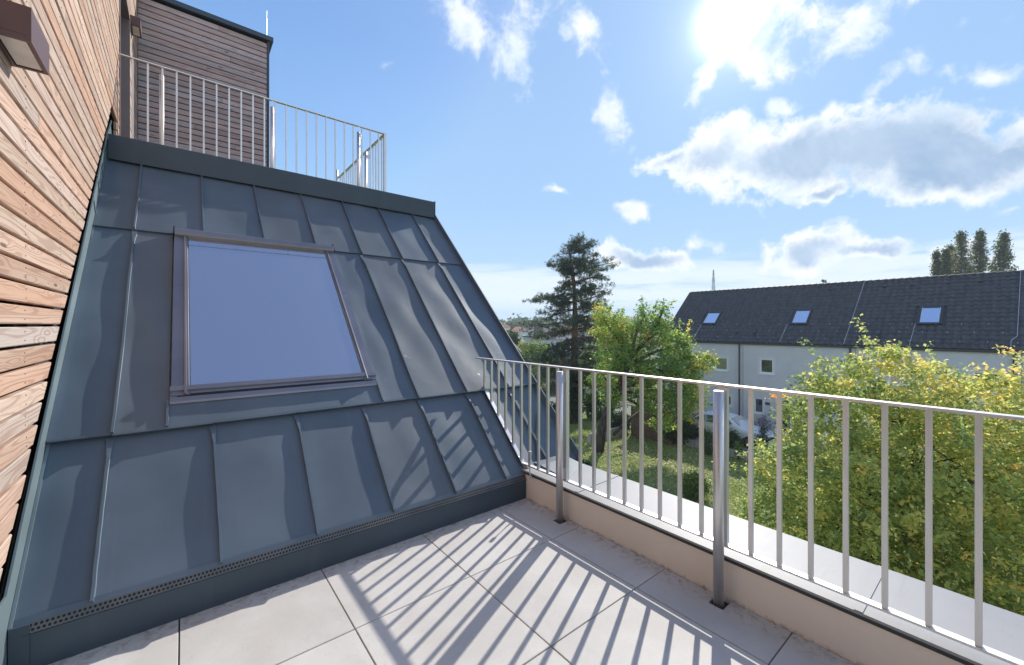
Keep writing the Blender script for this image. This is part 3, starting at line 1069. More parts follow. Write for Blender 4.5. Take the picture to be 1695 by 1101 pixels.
pw = thing('penthouse_wall', 'shaded grey weathered board wall with dark metal edge above the roof railing', 'wall', (0, 8.38, 3.0))
MB().box(-0.58, 1.175, 8.42, 11.0, 2.9, 6.48).obj('membrane', M['membrane'], pw)
z = 3.07
while z < 6.45:
    cuts = [-0.527]
    if random.random() < 0.5:
        cuts.append(random.uniform(-0.1, 0.8))
    cuts.append(1.165)
    for q in range(len(cuts) - 1):
        a, b = cuts[q], cuts[q + 1] - 0.003
        ch = 0.004
        m = MB()
        yf = 8.38 + random.uniform(-.002, .002)
        zt = min(z + BH, 6.47)
        vs = [(a, 8.40, z), (b, 8.40, z), (b, 8.40, zt), (a, 8.40, zt), (a, yf + ch, z), (b, yf + ch, z), (b, yf + ch, zt), (a, yf + ch, zt),
              (a, yf, z + ch), (b, yf, z + ch), (b, yf, zt - ch), (a, yf, zt - ch)]
        fs = []
        for kk in (0, 4):
            fs += [(kk + i, kk + (i + 1) % 4, kk + 4 + (i + 1) % 4, kk + 4 + i) for i in range(4)]
        fs.append((8, 9, 10, 11))
        m.add(vs, fs)
        m.obj('board', M['board_grey'], pw, origin=((a + b) / 2, yf, z + BH / 2))
    z += PITCH
MB().box(1.168, 1.198, 8.365, 8.44, 2.95, 6.478).obj('corner_flashing', M['cap'], pw)
m = MB()
m.prism([(8.32, 6.48), (8.32, 6.555), (8.34, 6.565), (11.0, 6.60), (11.0, 6.48)], 0, -0.60, 1.255)
m.obj('roof_edge', M['cap'], pw)
MB().box(-0.80, -0.50, -2.6, 8.315, 6.48, 6.56).obj('top_edge', M['cap'], ww)
m = MB()
m.tube([(1.18, 8.55, 6.55), (1.18, 8.55, 7.0)], 0.010, 6)
m.tube([(1.18, 8.55, 7.0), (1.185, 8.55, 7.14)], 0.006, 6)
tag(m.obj('lightning_rod', M['wire']), 'thin pale lightning rod on the corner of the upper wooden storey', 'rod')
ut = MB().box(-0.56, 2.84, 5.96, 8.38, 3.0, 3.05).obj('upper_terrace', M['slab'])
tag(ut, kind='structure')

# upper railing
ur = thing('upper_railing', 'steel railing round the upper terrace above the dark roof cap', 'railing', (0, 6.0, 3.05))
MB().box(-0.52, 2.392, 5.98, 6.02, 4.318, 4.33).obj('top_rail', M['steel'], ur)
MB().box(-0.52, 2.392, 5.985, 6.015, 3.35, 3.36).obj('bottom_rail', M['steel'], ur)
MB().box(2.35, 2.39, 6.02, 8.36, 4.318, 4.33).obj('top_rail', M['steel'], ur)
MB().box(2.355, 2.385, 6.015, 8.36, 3.35, 3.36).obj('bottom_rail', M['steel'], ur)
x = -0.42
xsu = []
while x < 2.34:
    xsu.append(x)
    x += 0.1225
for x in xsu:
    MB().box(x - 0.008, x + 0.008, 5.992, 6.008, 3.35, 4.318).obj('baluster', M['steel'], ur)
y = 6.12
while y < 8.3:
    MB().box(2.362, 2.378, y - 0.008, y + 0.008, 3.35, 4.318).obj('baluster', M['steel'], ur)
    y += 0.1225
MB().box(2.352, 2.388, 5.982, 6.018, 3.36, 4.318).obj('corner_post', M['steel'], ur)
for (x, y, zt) in ((-0.185, 6.07, 4.27), (0.90, 6.07, 4.27), (2.0, 6.07, 4.27), (2.30, 6.62, 4.25), (2.30, 8.2, 4.42)):
    o = post_mesh(x, y, 3.05, zt, 0.021).obj('post', M['steel'], ur, True)
    b = MB()
    if x < 2.1:
        b.box(x - 0.004, x + 0.004, 6.01, 6.06, 4.18, 4.24)
    else:
        b.box(2.31, 2.36, y - 0.004, y + 0.004, 4.15, 4.21)
    b.obj('bracket', M['steel'], ur)


# wall lamps
def wall_lamp(y0, z0, label, sc=1.0):
    t = thing('wall_lamp', label, 'lamp', (-0.53, y0, z0), 'brown box lamps on the timber wall')
    L, H, D = 0.26 * sc, 0.125 * sc, 0.10 * sc
    x0, x1 = -0.53, -0.53 + D
    m = MB()
    m.prism([(x0, z0 + H), (x1, z0 + H), (x1, z0), (x1 - 0.012, z0), (x1 - 0.012, z0 + 0.02), (x0 + 0.012, z0 + 0.02), (x0 + 0.012, z0), (x0, z0)], 1, y0, y0 + L)
    b = m.obj('housing', M['lamp'], t)
    for y in (y0, y0 + L - 0.016):
        MB().box(x0 + 0.0125, x1 - 0.0125, y + 0.001, y + 0.016, z0 + 0.0005, z0 + 0.0195).obj('end_plate', M['lamp'], t)
    MB().box(x0 + 0.016, x1 - 0.016, y0 + 0.02, y0 + L - 0.02, z0 + 0.004, z0 + 0.012).obj('diffuser', M['lampglass'], t)


wall_lamp(2.262, 2.483, 'brown box wall lamp with frosted underside, large at the top left')
wall_lamp(7.20, 5.33, 'small brown box lamp beside the upper door frame')

# ================================================================== GROUND AND GARDEN
m = MB()
m.box(-900, 1600, -1500, 1600, GZ - 1.0, GZ)
tag(m.obj('lawn', M['ground']), kind='structure')


def spot(b, depth, z=GZ):
    """point at a depth along the level view axis and a lateral slope b"""
    f = Vector((math.cos(YAW), math.sin(YAW), 0))
    r = Vector((math.sin(YAW), -math.cos(YAW), 0))
    p = (f + r * b) * depth
    return Vector((p.x, p.y, z))


def px(x, depth, y=None):
    z = GZ if y is None else EYE + (538.5 - y) * depth / 678.0
    return spot((x - 847.5) / 678.0, depth, z)


# street, pavement, kerb
sa, sb = px(700, 41.0), px(1250, 41.0)
sc_, sd_ = px(700, 33.5), px(1250, 33.5)
MB().add([(*sa.xy, GZ + 0.004), (*sb.xy, GZ + 0.004), (*sd_.xy, GZ + 0.004), (*sc_.xy, GZ + 0.004)], [(0, 3, 2, 1)]).obj('street', M['street'])
bpy.data.objects['street']['kind'] = 'structure'
dvw = MB().box(24.2, 29.4, -8, 16.5, GZ + 0.0, GZ + 0.30).obj('driveway', M['concrete'])
dvw['kind'] = 'structure'


def leaves_cloud(centres, per, spread, size, rngx, up=0.35, droop=0.0, aspect=0.62, k4=True):
    """leaf quads scattered round twig centres; returns (n,4,3)"""
    n = centres.shape[0] * per
    c = np.repeat(centres, per, axis=0) + rngx.normal(0, 1, (n, 3)) * np.array(spread)
    nrm = rngx.normal(0, 1, (n, 3))
    nrm[:, 2] = np.abs(nrm[:, 2]) + up
    nrm /= np.linalg.norm(nrm, axis=1)[:, None]
    t = rngx.normal(0, 1, (n, 3))
    t -= (t * nrm).sum(1)[:, None] * nrm
    t /= np.linalg.norm(t, axis=1)[:, None]
    b = np.cross(nrm, t)
    s = size * rngx.uniform(0.45, 1.55, n)[:, None]
    h = nrm * s * 0.18
    V = np.stack([c - t * s, c + b * s * aspect + h, c + t * s, c - b * s * aspect + h], axis=1)
    return V


def limb_path(a, b, sag=0.1, n=5, rnd=None):
    a, b = Vector(a), Vector(b)
    pts = []
    L = (b - a).length
    off = Vector((rnd.uniform(-1, 1), rnd.uniform(-1, 1), rnd.uniform(-0.3, 0.8))) * L * sag
    for i in range(n + 1):
        t = i / n
        pts.append(a.lerp(b, t) + off * math.sin(PI * t) + Vector((rnd.uniform(-1, 1), rnd.uniform(-1, 1), rnd.uniform(-1, 1))) * L * 0.02 * (0 < i < n))
    return pts


def lobed_tree(name, label, cat, base, trunk_pts, trunk_r, lobes, ntwig, per, spread, size, leafmat, bark, tint_mu, tint_sd, seed, group=None,
               hollow=0.55, limb_r=0.08, sprigs=0, nsub=40, ntf=None, tint_clump=0.16):
    rr = np.random.default_rng(seed)
    rd = random.Random(seed)
    t = thing(name, label, cat, base, group)
    m = MB()
    if trunk_pts:
        m.tube(trunk_pts, trunk_r, 10)
        m.obj('trunk', M[bark], t, True)
    vols = np.array([l[3] * l[4] * l[5] for l in lobes]) ** 0.75
    cnt = np.maximum(1, (ntwig * vols / vols.sum()).astype(int))
    cen = []
    for (lx, ly, lz, ax, ay, az), nn in zip(lobes, cnt):
        d = rr.normal(0, 1, (nn, 3))
        d /= np.linalg.norm(d, axis=1)[:, None]
        r = hollow + (1 - hollow) * rr.random(nn) ** 0.6
        r *= 1 + 0.14 * np.sin(d[:, 0] * 5 + lx) * np.cos(d[:, 1] * 6 + ly) + rr.normal(0, 0.06, nn)
        cen.append(np.stack([lx + d[:, 0] * r * ax, ly + d[:, 1] * r * ay, lz + d[:, 2] * r * az], 1))
    cen = np.concatenate(cen)
    cen = cen[cen[:, 2] > base[2] + 0.1]
    V = leaves_cloud(cen, per, spread, size, rr)
    tw = np.clip(rr.normal(0, tint_clump, len(cen)), -0.5, 0.5)
    big = 0.5 * np.sin(cen[:, 0] * 1.7 + seed) * np.cos(cen[:, 1] * 1.9) * np.sin(cen[:, 2] * 1.5 + 1)
    tint = tint_mu + np.repeat(tw + big * 0.35 * tint_sd * 3, per) + rr.normal(0, tint_sd, len(V))
    if ntf is not None:
        tint = tint + np.repeat(ntf(cen), per)
    if sprigs:      # shoots that break the outline
        zt = cen[:, 2]
        idx = rr.choice(len(cen), sprigs, replace=False)
        sv, st = [], []
        lob_c = np.array([[l[0], l[1], l[2]] for l in lobes])
        for i in idx:
            c = cen[i]
            j = np.argmin(((lob_c - c) ** 2).sum(1))
            d = c - lob_c[j]
            d = d / (np.linalg.norm(d) + 1e-6) + rr.normal(0, 0.35, 3) + np.array([0, 0, 0.45])
            d /= np.linalg.norm(d)
            L = rr.uniform(0.3, 0.95)
            npt = 7
            pts = c + d * np.linspace(0, L, npt)[:, None] + rr.normal(0, 0.02, (npt, 3))
            sv.append(leaves_cloud(pts, 7, (0.06, 0.06, 0.06), size, rr))
            st.append(np.full(npt * 7, tint_mu + rr.normal(0.08, 0.15)))
        V = np.concatenate([V] + sv)
        tint = np.concatenate([tint] + st)
    cr = quads_np('crown', V, np.clip(tint, 0, 1), M[leafmat], t)
    # limbs and boughs
    if trunk_pts and limb_r > 0:
        anchors = [Vector(p) for p in trunk_pts[len(trunk_pts) // 2:]]
        bm2 = MB()
        ends = []
        for l in lobes:
            a = min(anchors, key=lambda q: (q - Vector(l[:3])).length * 0.6 + abs(q.z - l[2] + 1) * 0.4)
            if name == 'autumn_tree' and l[3] < 0.7:
                continue
            pts = limb_path(a, a.lerp(Vector(l[:3]), 0.72 if name == 'autumn_tree' else 1.0), 0.12, 5, rd)
            mm = MB()
            mm.tube(pts, [limb_r * (1 - 0.62 * i / 5) for i in range(6)], 7)
            mm.obj('limb', M[bark], t, True)
            ends.append((pts, l))
        for q in range(nsub):
            pts, l = rd.choice(ends)
            a = pts[rd.randint(2, 5)]
            e = cen[rr.integers(len(cen))]
            if (Vector(e) - a).length < max(l[3], l[4], l[5]) * 1.5:
                sp = limb_path(a, e, 0.12, 4, rd)
                bm2.tube(sp, [limb_r * 0.38 * (1 - 0.8 * i / 4) + 0.004 for i in range(5)], 5)
        if bm2.v:
            bo = bm2.obj('twigs', M[bark], t, True)
            bo['kind'] = 'stuff'
    return t


# --- big autumn tree beside the parapet
bc = spot(0.98, 10.2)
lobes = []
L0 = [  # lateral px, depth, height y px, radii
    (1500, 9.6, 640, 1.1, 0.9), (1440, 9.8, 690, 1.5, 1.2), (1375, 10.2, 695, 1.15, 1.1), (1318, 10.4, 800, 1.15, 1.1), (1390, 9.4, 800, 1.6, 1.4),
    (1560, 9.0, 760, 1.7, 1.5), (1660, 9.2, 700, 1.3, 1.1), (1740, 9.4, 780, 1.7, 1.6), (1500, 8.8, 900, 1.8, 1.5), (1335, 9.6, 880, 1.25, 1.2),
    (1640, 8.6, 900, 1.7, 1.6), (1450, 9.2, 1010, 1.9, 1.6), (1750, 8.6, 980, 1.7, 1.6), (1258, 10.6, 870, 0.65, 0.7), (1600, 8.6, 1050, 1.8, 1.5),
    (1350, 9.6, 1000, 1.5, 1.4), (1820, 9.8, 680, 1.4, 1.3), (1590, 9.7, 668, 0.9, 0.7), (1540, 10.4, 800, 2.2, 1.7), (1420, 10.6, 860, 1.8, 1.6), (1660, 10.2, 820, 2.0, 1.6)]
for (lx, D, ly, a, b) in L0:
    p = px(lx, D, ly)
    lobes.append((p.x, p.y, p.z, a, a, b))
for (lx, D, ly, a, b) in [(1452, 9.6, 592, 0.36, 0.42), (1375, 10.0, 618, 0.50, 0.50), (1340, 10.3, 640, 0.45, 0.42), (1550, 9.4, 622, 0.48, 0.32), (1510, 9.5, 600, 0.40, 0.34), (1620, 9.2, 632, 0.42, 0.28), (1672, 9.0, 586, 0.30, 0.22), (1690, 9.0, 640, 0.42, 0.40), (1310, 10.4, 700, 0.42, 0.4), (1420, 9.8, 600, 0.4, 0.35)]:
    p = px(lx, D, ly)
    lobes.append((p.x, p.y, p.z, a, a, b))


def yellow_top(c):
    rgt = (c[:, 0] * math.sin(YAW) - c[:, 1] * math.cos(YAW))
    return 0.05 * np.clip((c[:, 2] + 1.6) / 1.8, -0.6, 1.0) + 0.10 * np.clip((rgt - 8.5) / 3, -1, 1)


lobed_tree('autumn_tree', 'large broad tree with green and yellow autumn leaves close beyond the railing', 'tree', tuple(bc),
           [tuple(bc), tuple(bc + Vector((0.1, 0, 1.2))), tuple(bc + Vector((0.0, 0.1, 2.3))), tuple(bc + Vector((0.1, 0.0, 3.6))), tuple(bc + Vector((0.2, 0.1, 4.6)))],
           [0.28, 0.23, 0.2, 0.14, 0.07], lobes, 4500, 26, (0.11, 0.11, 0.085), 0.044, 'leaf_big', 'bark_dark', 0.45, 0.13, 21, hollow=0.5, limb_r=0.05, sprigs=330, nsub=150, ntf=yellow_top, tint_clump=0.15)

# --- fruit tree on the lawn
fb = px(991, 23.3)
tp = [px(991, 23.3), px(995, 23.3, 715), px(1006, 23.2, 680), px(1020, 23.2, 650), px(1030, 23.2, 625), px(1040, 23.2, 605), px(1046, 23.2, 590)]
lobes = []
for (lx, D, ly, a, b) in [(1010, 23.4, 545, 1.05, 1.05), (1050, 23.5, 560, 1.0, 1.2), (1020, 23, 590, 1.15, 0.9), (1090, 23.2, 550, 0.85, 1.2), (1120, 23.6, 575, 1.0, 1.1), (1085, 22.6, 610, 1.3, 1.1),
                         (1130, 23.0, 620, 1.0, 1.0), (1160, 23.0, 600, 0.75, 0.5), (1075, 22.8, 660, 1.1, 0.9), (1120, 22.6, 668, 1.1, 0.9), (1000, 23.2, 625, 0.8, 0.7), (1015, 22.9, 660, 0.75, 0.5),
                         (995, 23.3, 520, 0.55, 0.65), (1150, 22.8, 655, 0.7, 0.7), (1100, 22.5, 700, 0.6, 0.4), (1068, 23.3, 520, 0.45, 0.6), (1098, 23.3, 512, 0.35, 0.5), (1175, 22.9, 592, 0.35, 0.25)]:
    p = px(lx, D, ly)
    lobes.append((p.x, p.y, p.z, a, a, b))


def yel_left(c):
    l = (c[:, 0] * math.sin(YAW) - c[:, 1] * math.cos(YAW)) / (c[:, 0] * math.cos(YAW) + c[:, 1] * math.sin(YAW))
    return 0.20 * ((l < 0.275) & (c[:, 2] > 0.3)) + 0.22 * (l > 0.44)


lobed_tree('fruit_tree', 'leaning leafy green tree with a yellowing top in the middle of the lawn', 'tree', tuple(fb), [tuple(p) for p in tp], [0.30, 0.27, 0.24, 0.22, 0.19, 0.15, 0.10],
           lobes, 1500, 22, (0.15, 0.15, 0.11), 0.062, 'leaf_mid', 'bark_dark', 0.50, 0.10, 33, hollow=0.35, limb_r=0.11, sprigs=120, nsub=60, ntf=yel_left)

# --- tall pine
pb = px(951, 30.0)


def pine():
    t = thing('pine_tree', 'tall dark pine with layered boughs rising above the gardens', 'tree', tuple(pb))
    rr = np.random.default_rng(3)
    rd = random.Random(3)
    D = 30.0
    tk = [px(951, D), px(951, D, 640), px(951, D, 580), px(952, D, 520), px(950, D, 470), px(946, D, 440), px(942, D, 408)]
    MB().tube([tuple(p) for p in tk], [0.33, 0.28, 0.25, 0.21, 0.15, 0.10, 0.04], 10).obj('trunk', M['bark_pine'], t, True)
    layers = [  # y at trunk, reach left px, reach right px, rise
        (407, 14, 12, 5), (417, 26, 36, 4), (431, 46, 34, 0), (442, 20, 40, 4), (453, 24, 68, 10), (467, 30, 52, 0), (484, 70, 40, -4), (498, 36, 62, 6), (511, 62, 48, -2),
        (527, 88, 52, -4), (543, 74, 50, -8), (558, 50, 58, -12), (574, 80, 52, -18), (590, 66, 60, -22), (606, 56, 56, -24), (624, 62, 52, -24)]
    cen = []
    right = Vector((math.sin(YAW), -math.cos(YAW), 0))
    fwd = Vector((math.cos(YAW), math.sin(YAW), 0))
    for (y, l, r, rise) in layers:
        zc = EYE + (538.5 - y) * D / 678
        for q in range(6):
            ang = rd.uniform(0, 2 * PI) if q > 1 else (PI if q == 0 else 0)
            ca, sa_ = math.cos(ang), math.sin(ang)
            reach = ((r if ca > 0 else l) * abs(ca) + (l + r) * 0.5 * abs(sa_)) * D / 678
            reach *= 1.0 if q < 2 else rd.uniform(0.55, 0.95)
            tip = Vector((pb.x, pb.y, zc + (rise + 11 * ca) * D / 678 * rd.uniform(0.7, 1.1))) + right * ca * reach + fwd * sa_ * reach
            root = Vector((pb.x, pb.y, zc - 0.10))
            pts = limb_path(root, tip, 0.07, 5, rd)
            MB().tube(pts, [0.065 * (1 - 0.75 * i / 5) for i in range(6)], 5).obj('bough', M['bark_pine'], t, True)
            npad = max(4, int(reach * 5.6))
            for s in range(npad):
                u = 0.22 + 0.80 * (s + rd.random()) / npad
                p = root.lerp(tip, min(u, 1.03))
                wd = 0.20 + 0.30 * reach * (1 - abs(u - 0.65))
                side = Vector((-sa_, ca, 0))
                side = right * side.x + fwd * side.y
                p = p + side * rd.uniform(-1, 1) * min(wd, 0.85) + Vector((0, 0, rd.uniform(-0.28, 0.34)))
                cen.append(tuple(p))
    cen = np.array(cen)
    # each pad is a handful of tufts
    pads = np.repeat(cen, 8, axis=0) + rr.normal(0, 1, (len(cen) * 8, 3)) * np.array([0.18, 0.18, 0.085])
    n = 16
    V = leaves_cloud(pads, n, (0.05, 0.05, 0.05), 0.085, rr, up=0.0, aspect=0.12)
    tint = np.clip(np.repeat(rr.normal(0.4, 0.2, len(pads)), n) + rr.normal(0, 0.1, len(V)), 0, 1)
    quads_np('crown', V, tint, M['needle'], t)
    print('pine quads', len(V))


pine()

# ivy cloaking the foot of the pine
def shrub(name, label, cat, base, rx, ry, rz, mat, n, per, size, seed, mu=0.4, sd=0.15, group=None, stem=True, boxy=False, spread=0.09):
    rr = np.random.default_rng(seed)
    t = thing(name, label, cat, tuple(base), group)
    d = rr.normal(0, 1, (n, 3))
    if boxy:
        d = rr.uniform(-1, 1, (n, 3))
        ax = np.argmax(np.abs(d), axis=1)
        d[np.arange(n), ax] = np.sign(d[np.arange(n), ax])
        d *= (1 - 0.18 * rr.random(n) ** 2)[:, None]
    else:
        d /= np.linalg.norm(d, axis=1)[:, None]
        d *= (0.55 + 0.45 * rr.random(n) ** 0.5)[:, None] * (1 + 0.12 * np.sin(6 * d[:, :1] + seed))
    c = np.array(base) + np.array([0, 0, rz]) + d * np.array([rx, ry, rz])
    c = c[c[:, 2] > base[2] + 0.02]
    V = leaves_cloud(c, per, (spread, spread, spread), size, rr)
    tint = np.clip(mu + np.repeat(rr.normal(0, 0.12, len(c)), per) + rr.normal(0, sd, len(V)), 0, 1)
    quads_np('foliage', V, tint, M[mat], t)
    if stem:
        rd = random.Random(seed)
        m = MB()
        for q in range(5):
            e = c[rr.integers(len(c))]
            m.tube(limb_path(Vector(base) + Vector((rd.uniform(-.05, .05), rd.uniform(-.05, .05), 0)), e, 0.1, 3, rd), [0.035, 0.025, 0.015, 0.008], 5)
        m.obj('stems', M['bark_dark'], t, True)
    return t


shrub('ivy', 'dark ivy column climbing the foot of the tall pine trunk', 'ivy', px(951, 29.9), 0.62, 0.62, 1.95, 'leaf_dark', 500, 16, 0.075, 41, 0.2)
shrub('round_shrub', 'round green shrub between pine and fruit tree', 'shrub', px(990, 31.5), 1.35, 1.2, 1.1, 'leaf_hedge', 300, 18, 0.08, 42, 0.45)
shrub('cypress', 'small dark clipped cypress beside the white car', 'shrub', px(1263, 22.2), 0.22, 0.22, 0.85, 'leaf_dark', 140, 12, 0.035, 43, 0.2)
shrub('box_shrub', 'dark clipped bush before the white car door', 'shrub', px(1212, 22.9), 0.42, 0.4, 0.62, 'leaf_dark', 260, 14, 0.045, 44, 0.5)
for i, x_ in enumerate((1172, 1192)):
    shrub('young_shrub', ['left green staked shrub behind the car kerb', 'right green staked shrub behind the car kerb'][i], 'shrub', px(x_, 22.7), 0.26, 0.26, 0.70, 'leaf_hedge', 110, 12, 0.04, 45 + i, 0.4, group='staked shrubs by the car')
shrub('mauve_bush', 'pale mauve leafless-looking bush against the grey house wall', 'shrub', px(1262, 25.0, 738), 0.55, 0.5, 0.95, 'pink', 200, 12, 0.035, 48, 0.5)
shrub('low_bush', 'small dark green bush below the parapet by the autumn tree', 'shrub', px(1150, 17.0), 0.48, 0.45, 0.5, 'leaf_hedge', 260, 14, 0.04, 49, 0.6)
shrub('seedling', 'tiny yellow-green sapling in front of the kerb wall', 'sapling', px(1222, 21.9), 0.14, 0.14, 0.5, 'leaf_hedge', 40, 8, 0.04, 50, 0.8)
shrub('street_bush', 'dark bush on the lawn edge left of the pine', 'shrub', px(905, 31.8), 1.9, 0.7, 0.55, 'leaf_dark', 380, 16, 0.07, 51, 0.45)
shrub('shade_bush', 'low dark bush behind the fruit tree trunk', 'shrub', px(1020, 27.6), 1.3, 0.8, 0.65, 'leaf_dark', 300, 16, 0.07, 52, 0.3)
shrub('hedge_bush', 'bushy green undergrowth below the fruit tree beside the shed', 'shrub', px(1125, 25.2), 1.5, 0.9, 0.75, 'leaf_dark', 380, 16, 0.07, 53, 0.5)
shrub('lawn_shrub', 'low evergreen shrub at the lawn corner next to the roof edge', 'shrub', px(958, 19.5), 0.6, 0.6, 0.35, 'leaf_dark', 320, 16, 0.05, 54, 0.45)

# hedge beyond the street, drawn out along the view's width
hb = px(885, 58)
hd = thing('garden_hedge', 'clipped hedge with yellow-green top on the far side of the street', 'hedge', tuple(hb))
rr = np.random.default_rng(60)
rightv = np.array([math.sin(YAW), -math.cos(YAW), 0])
fwdv = np.array([math.cos(YAW), math.sin(YAW), 0])
n = 1500
c = np.array(hb) + rr.uniform(-3.6, 7.5, n)[:, None] * rightv + rr.uniform(-0.6, 0.6, n)[:, None] * fwdv
zz = rr.uniform(0.05, 2.2, n)
top = rr.random(n) < 0.45
zz[top] = 2.15 + rr.normal(0, 0.08, top.sum())
c[:, 2] = GZ + zz
V = leaves_cloud(c, 14, (0.16, 0.16, 0.08), 0.10, rr)
tint = np.clip(0.25 + 0.45 * np.repeat(top, 14) + rr.normal(0, 0.15, len(V)), 0, 1)
quads_np('foliage', V, tint, M['leaf_hedge'], hd)
MB().tube([tuple(Vector(hb) + Vector(rightv) * -3.4), tuple(Vector(hb) + Vector(rightv) * 7.3)], 0.5, 6).obj('stems', M['bark_dark'], hd)

# more garden greenery between the street and the far houses
GREEN = [
    ('garden_tree', 'loose olive green tree before the white modern house', 888, 50, 2.0, 2.6, 'leaf_hedge', 0.7),
    ('garden_tree', 'brownish green tree between pine and fruit tree', 985, 44, 1.9, 2.5, 'leaf_big', 0.35),
    ('garden_tree', 'dull green tree behind the fruit tree crown', 1035, 46, 2.2, 2.6, 'leaf_hedge', 0.5),
    ('garden_tree', 'pale bush growing beside the hedge end', 862, 54, 1.2, 1.15, 'leaf_hedge', 0.9),
]
for i, (nm, lb, x_, D, rx, rz, mt, mu) in enumerate(GREEN):
    shrub(nm, lb, 'tree', px(x_, D), rx, rx, rz, mt, 420, 14, 0.12, 70 + i, mu, 0.12, spread=0.25)
shrub('ball_tree', 'round clipped dark green tree below the red roofed houses', 'tree', px(840, 78, 586), 2.35, 2.35, 2.25, 'leaf_dark', 900, 12, 0.16, 80, 0.65, spread=0.18)
shrub('far_bush', 'bushes below the round clipped tree', 'shrub', px(850, 66, 596), 3.0, 1.0, 0.9, 'leaf_dark', 350, 12, 0.14, 81, 0.5, spread=0.2)
shrub('brown_bush', 'bare brownish bush beside the white far house', 'shrub', px(866, 64, 590), 0.7, 0.6, 1.1, 'leaf_big', 160, 12, 0.09, 82, 0.5, spread=0.2)

# garden walls with pillars beyond the street
gw = thing('garden_wall', 'low grey garden wall with square pillars along the street', 'wall', tuple(px(900, 42)))
wa, wb = px(862, 42.6), px(1040, 41.2)
dd = (wb - wa)
nn_ = Vector((-dd.y, dd.x, 0)).normalized() * 0.12
def obox(m, a, b, half, z0, z1):
    vs = [a + half, b + half, b - half, a - half]
    m.add([(v.x, v.y, z0) for v in vs] + [(v.x, v.y, z1) for v in vs], [(0, 1, 2, 3), (7, 6, 5, 4), (0, 4, 5, 1), (1, 5, 6, 2), (2, 6, 7, 3), (3, 7, 4, 0)])


m = MB()
obox(m, wa, wb, nn_, GZ, GZ + 0.75)
m.obj('wall', M['concrete'], gw)
for t_ in (0.10, 0.30, 0.50, 0.70, 0.90):
    c_ = wa + dd * t_
    a_, b_ = c_ - dd.normalized() * 0.28, c_ + dd.normalized() * 0.28
    m = MB()
    obox(m, a_, b_, nn_ * 2.2, GZ, GZ + 1.35)
    obox(m, a_ - dd.normalized() * 0.05, b_ + dd.normalized() * 0.05, nn_ * 2.6, GZ + 1.352, GZ + 1.45)
    m.obj('pillar', M['concrete'], gw)
gp = thing('gate_pillar', 'single stone pillar on the near side of the street', 'pillar', tuple(px(899, 35)))
c_ = px(899, 35)
m = MB()
m.box(c_.x - 0.2, c_.x + 0.2, c_.y - 0.2, c_.y + 0.2, GZ, GZ + 1.3)
m.obj('shaft', M['concrete'], gp)
m = MB()
m.prism([(c_.x - 0.26, c_.y - 0.26), (c_.x + 0.26, c_.y - 0.26), (c_.x + 0.26, c_.y + 0.26), (c_.x - 0.26, c_.y + 0.26)], 2, GZ + 1.302, GZ + 1.4)
m.obj('coping', M['concrete'], gp)

# low kerb wall in front of the car
kw = thing('kerb_wall', 'low brown garden kerb wall in front of the white car', 'wall', (23.4, 9, GZ))
for i in range(11):
    y0 = 5.6 + i * 0.8
    MB().box(23.35 + random.uniform(-.02, .02), 23.6, y0, y0 + 0.785, GZ, GZ + 0.42 + random.uniform(-.02, .02)).obj('block', M['concrete'], kw)

# shed of dark planks behind the fruit tree
sh = thing('garden_shed', 'brown wooden plank shed half hidden behind the fruit tree', 'shed', (23.4, 14.3, GZ))
MB().box(22.9, 24.9, 13.2, 16.0, GZ, GZ + 1.95).obj('core', M['shed'], sh)
z = GZ + 0.02
while z < GZ + 1.9:
    MB().box(22.87, 22.895, 13.18, 16.02, z, z + 0.145).obj('plank', M['shed'], sh)
    z += 0.155
m = MB()
m.prism([(22.6, GZ + 1.96), (25.2, GZ + 2.45), (25.2, GZ + 2.53), (22.6, GZ + 2.04)], 1, 12.95, 16.25)
m.obj('roof', M['roof_brown'], sh)
m = MB()
m.tube([(19.2, 14.6, GZ + 0.95), (21.0, 14.8, GZ + 1.55), (22.8, 15.0, GZ + 2.0)], [0.10, 0.08, 0.06], 7)
tag(m.obj('leaning_pole', M['bark_dark'], None, True), 'pale leaning pole propped between fruit tree and shed', 'pole')
MB().box(19.2, 22.9, 16.3, 16.5, GZ, GZ + 0.6).obj('stone_wall', M['concrete'])
tag(bpy.data.objects['stone_wall'], 'short low stone wall left of the brown shed', 'wall')

# ---- fallen leaves and grass tufts on the lawn
rr = np.random.default_rng(90)
n = 5200
P_ = np.stack([rr.uniform(11.5, 23.3, n), rr.uniform(4.5, 21, n), np.full(n, GZ + 0.03)], 1)
# thicker below the fruit tree
k_ = rr.random(n) < 0.5
P_[k_, 0] = rr.normal(19.5, 2.0, k_.sum())
P_[k_, 1] = rr.normal(13.0, 2.6, k_.sum())
P_ = P_[P_[:, 0] < 23.3]
V = leaves_cloud(P_, 1, (0.01, 0.01, 0.01), 0.05, rr, up=2.0)
lt = quads_np('fallen_leaves', V, rr.random(len(V)), M['litter'])
tag(lt, 'pale fallen leaves scattered over the lawn', 'leaves', kind='stuff')
n = 42000
P_ = np.stack([rr.uniform(8, 23.3, n), rr.uniform(2, 23, n), np.full(n, GZ)], 1)
V = leaves_cloud(P_, 1, (0.0, 0.0, 0.0), 0.05, rr, up=0)
d_ = rr.normal(0, 0.02, (n, 3)); d_[:, 2] = rr.uniform(0.04, 0.10, n)
w_ = rr.normal(0, 1, (n, 3)); w_[:, 2] = 0; w_ /= np.linalg.norm(w_, axis=1)[:, None]; w_ *= 0.016
V = np.stack([P_ - w_, P_ + w_, P_ + w_ * 0.6 + d_, P_ - w_ * 0.6 + d_], 1)
gr = quads_np('grass_tufts', V, np.clip(rr.normal(0.65, 0.22, n), 0, 1), M['grass'])
tag(gr, 'short mown grass tufts of the lawn', 'grass', kind='stuff')

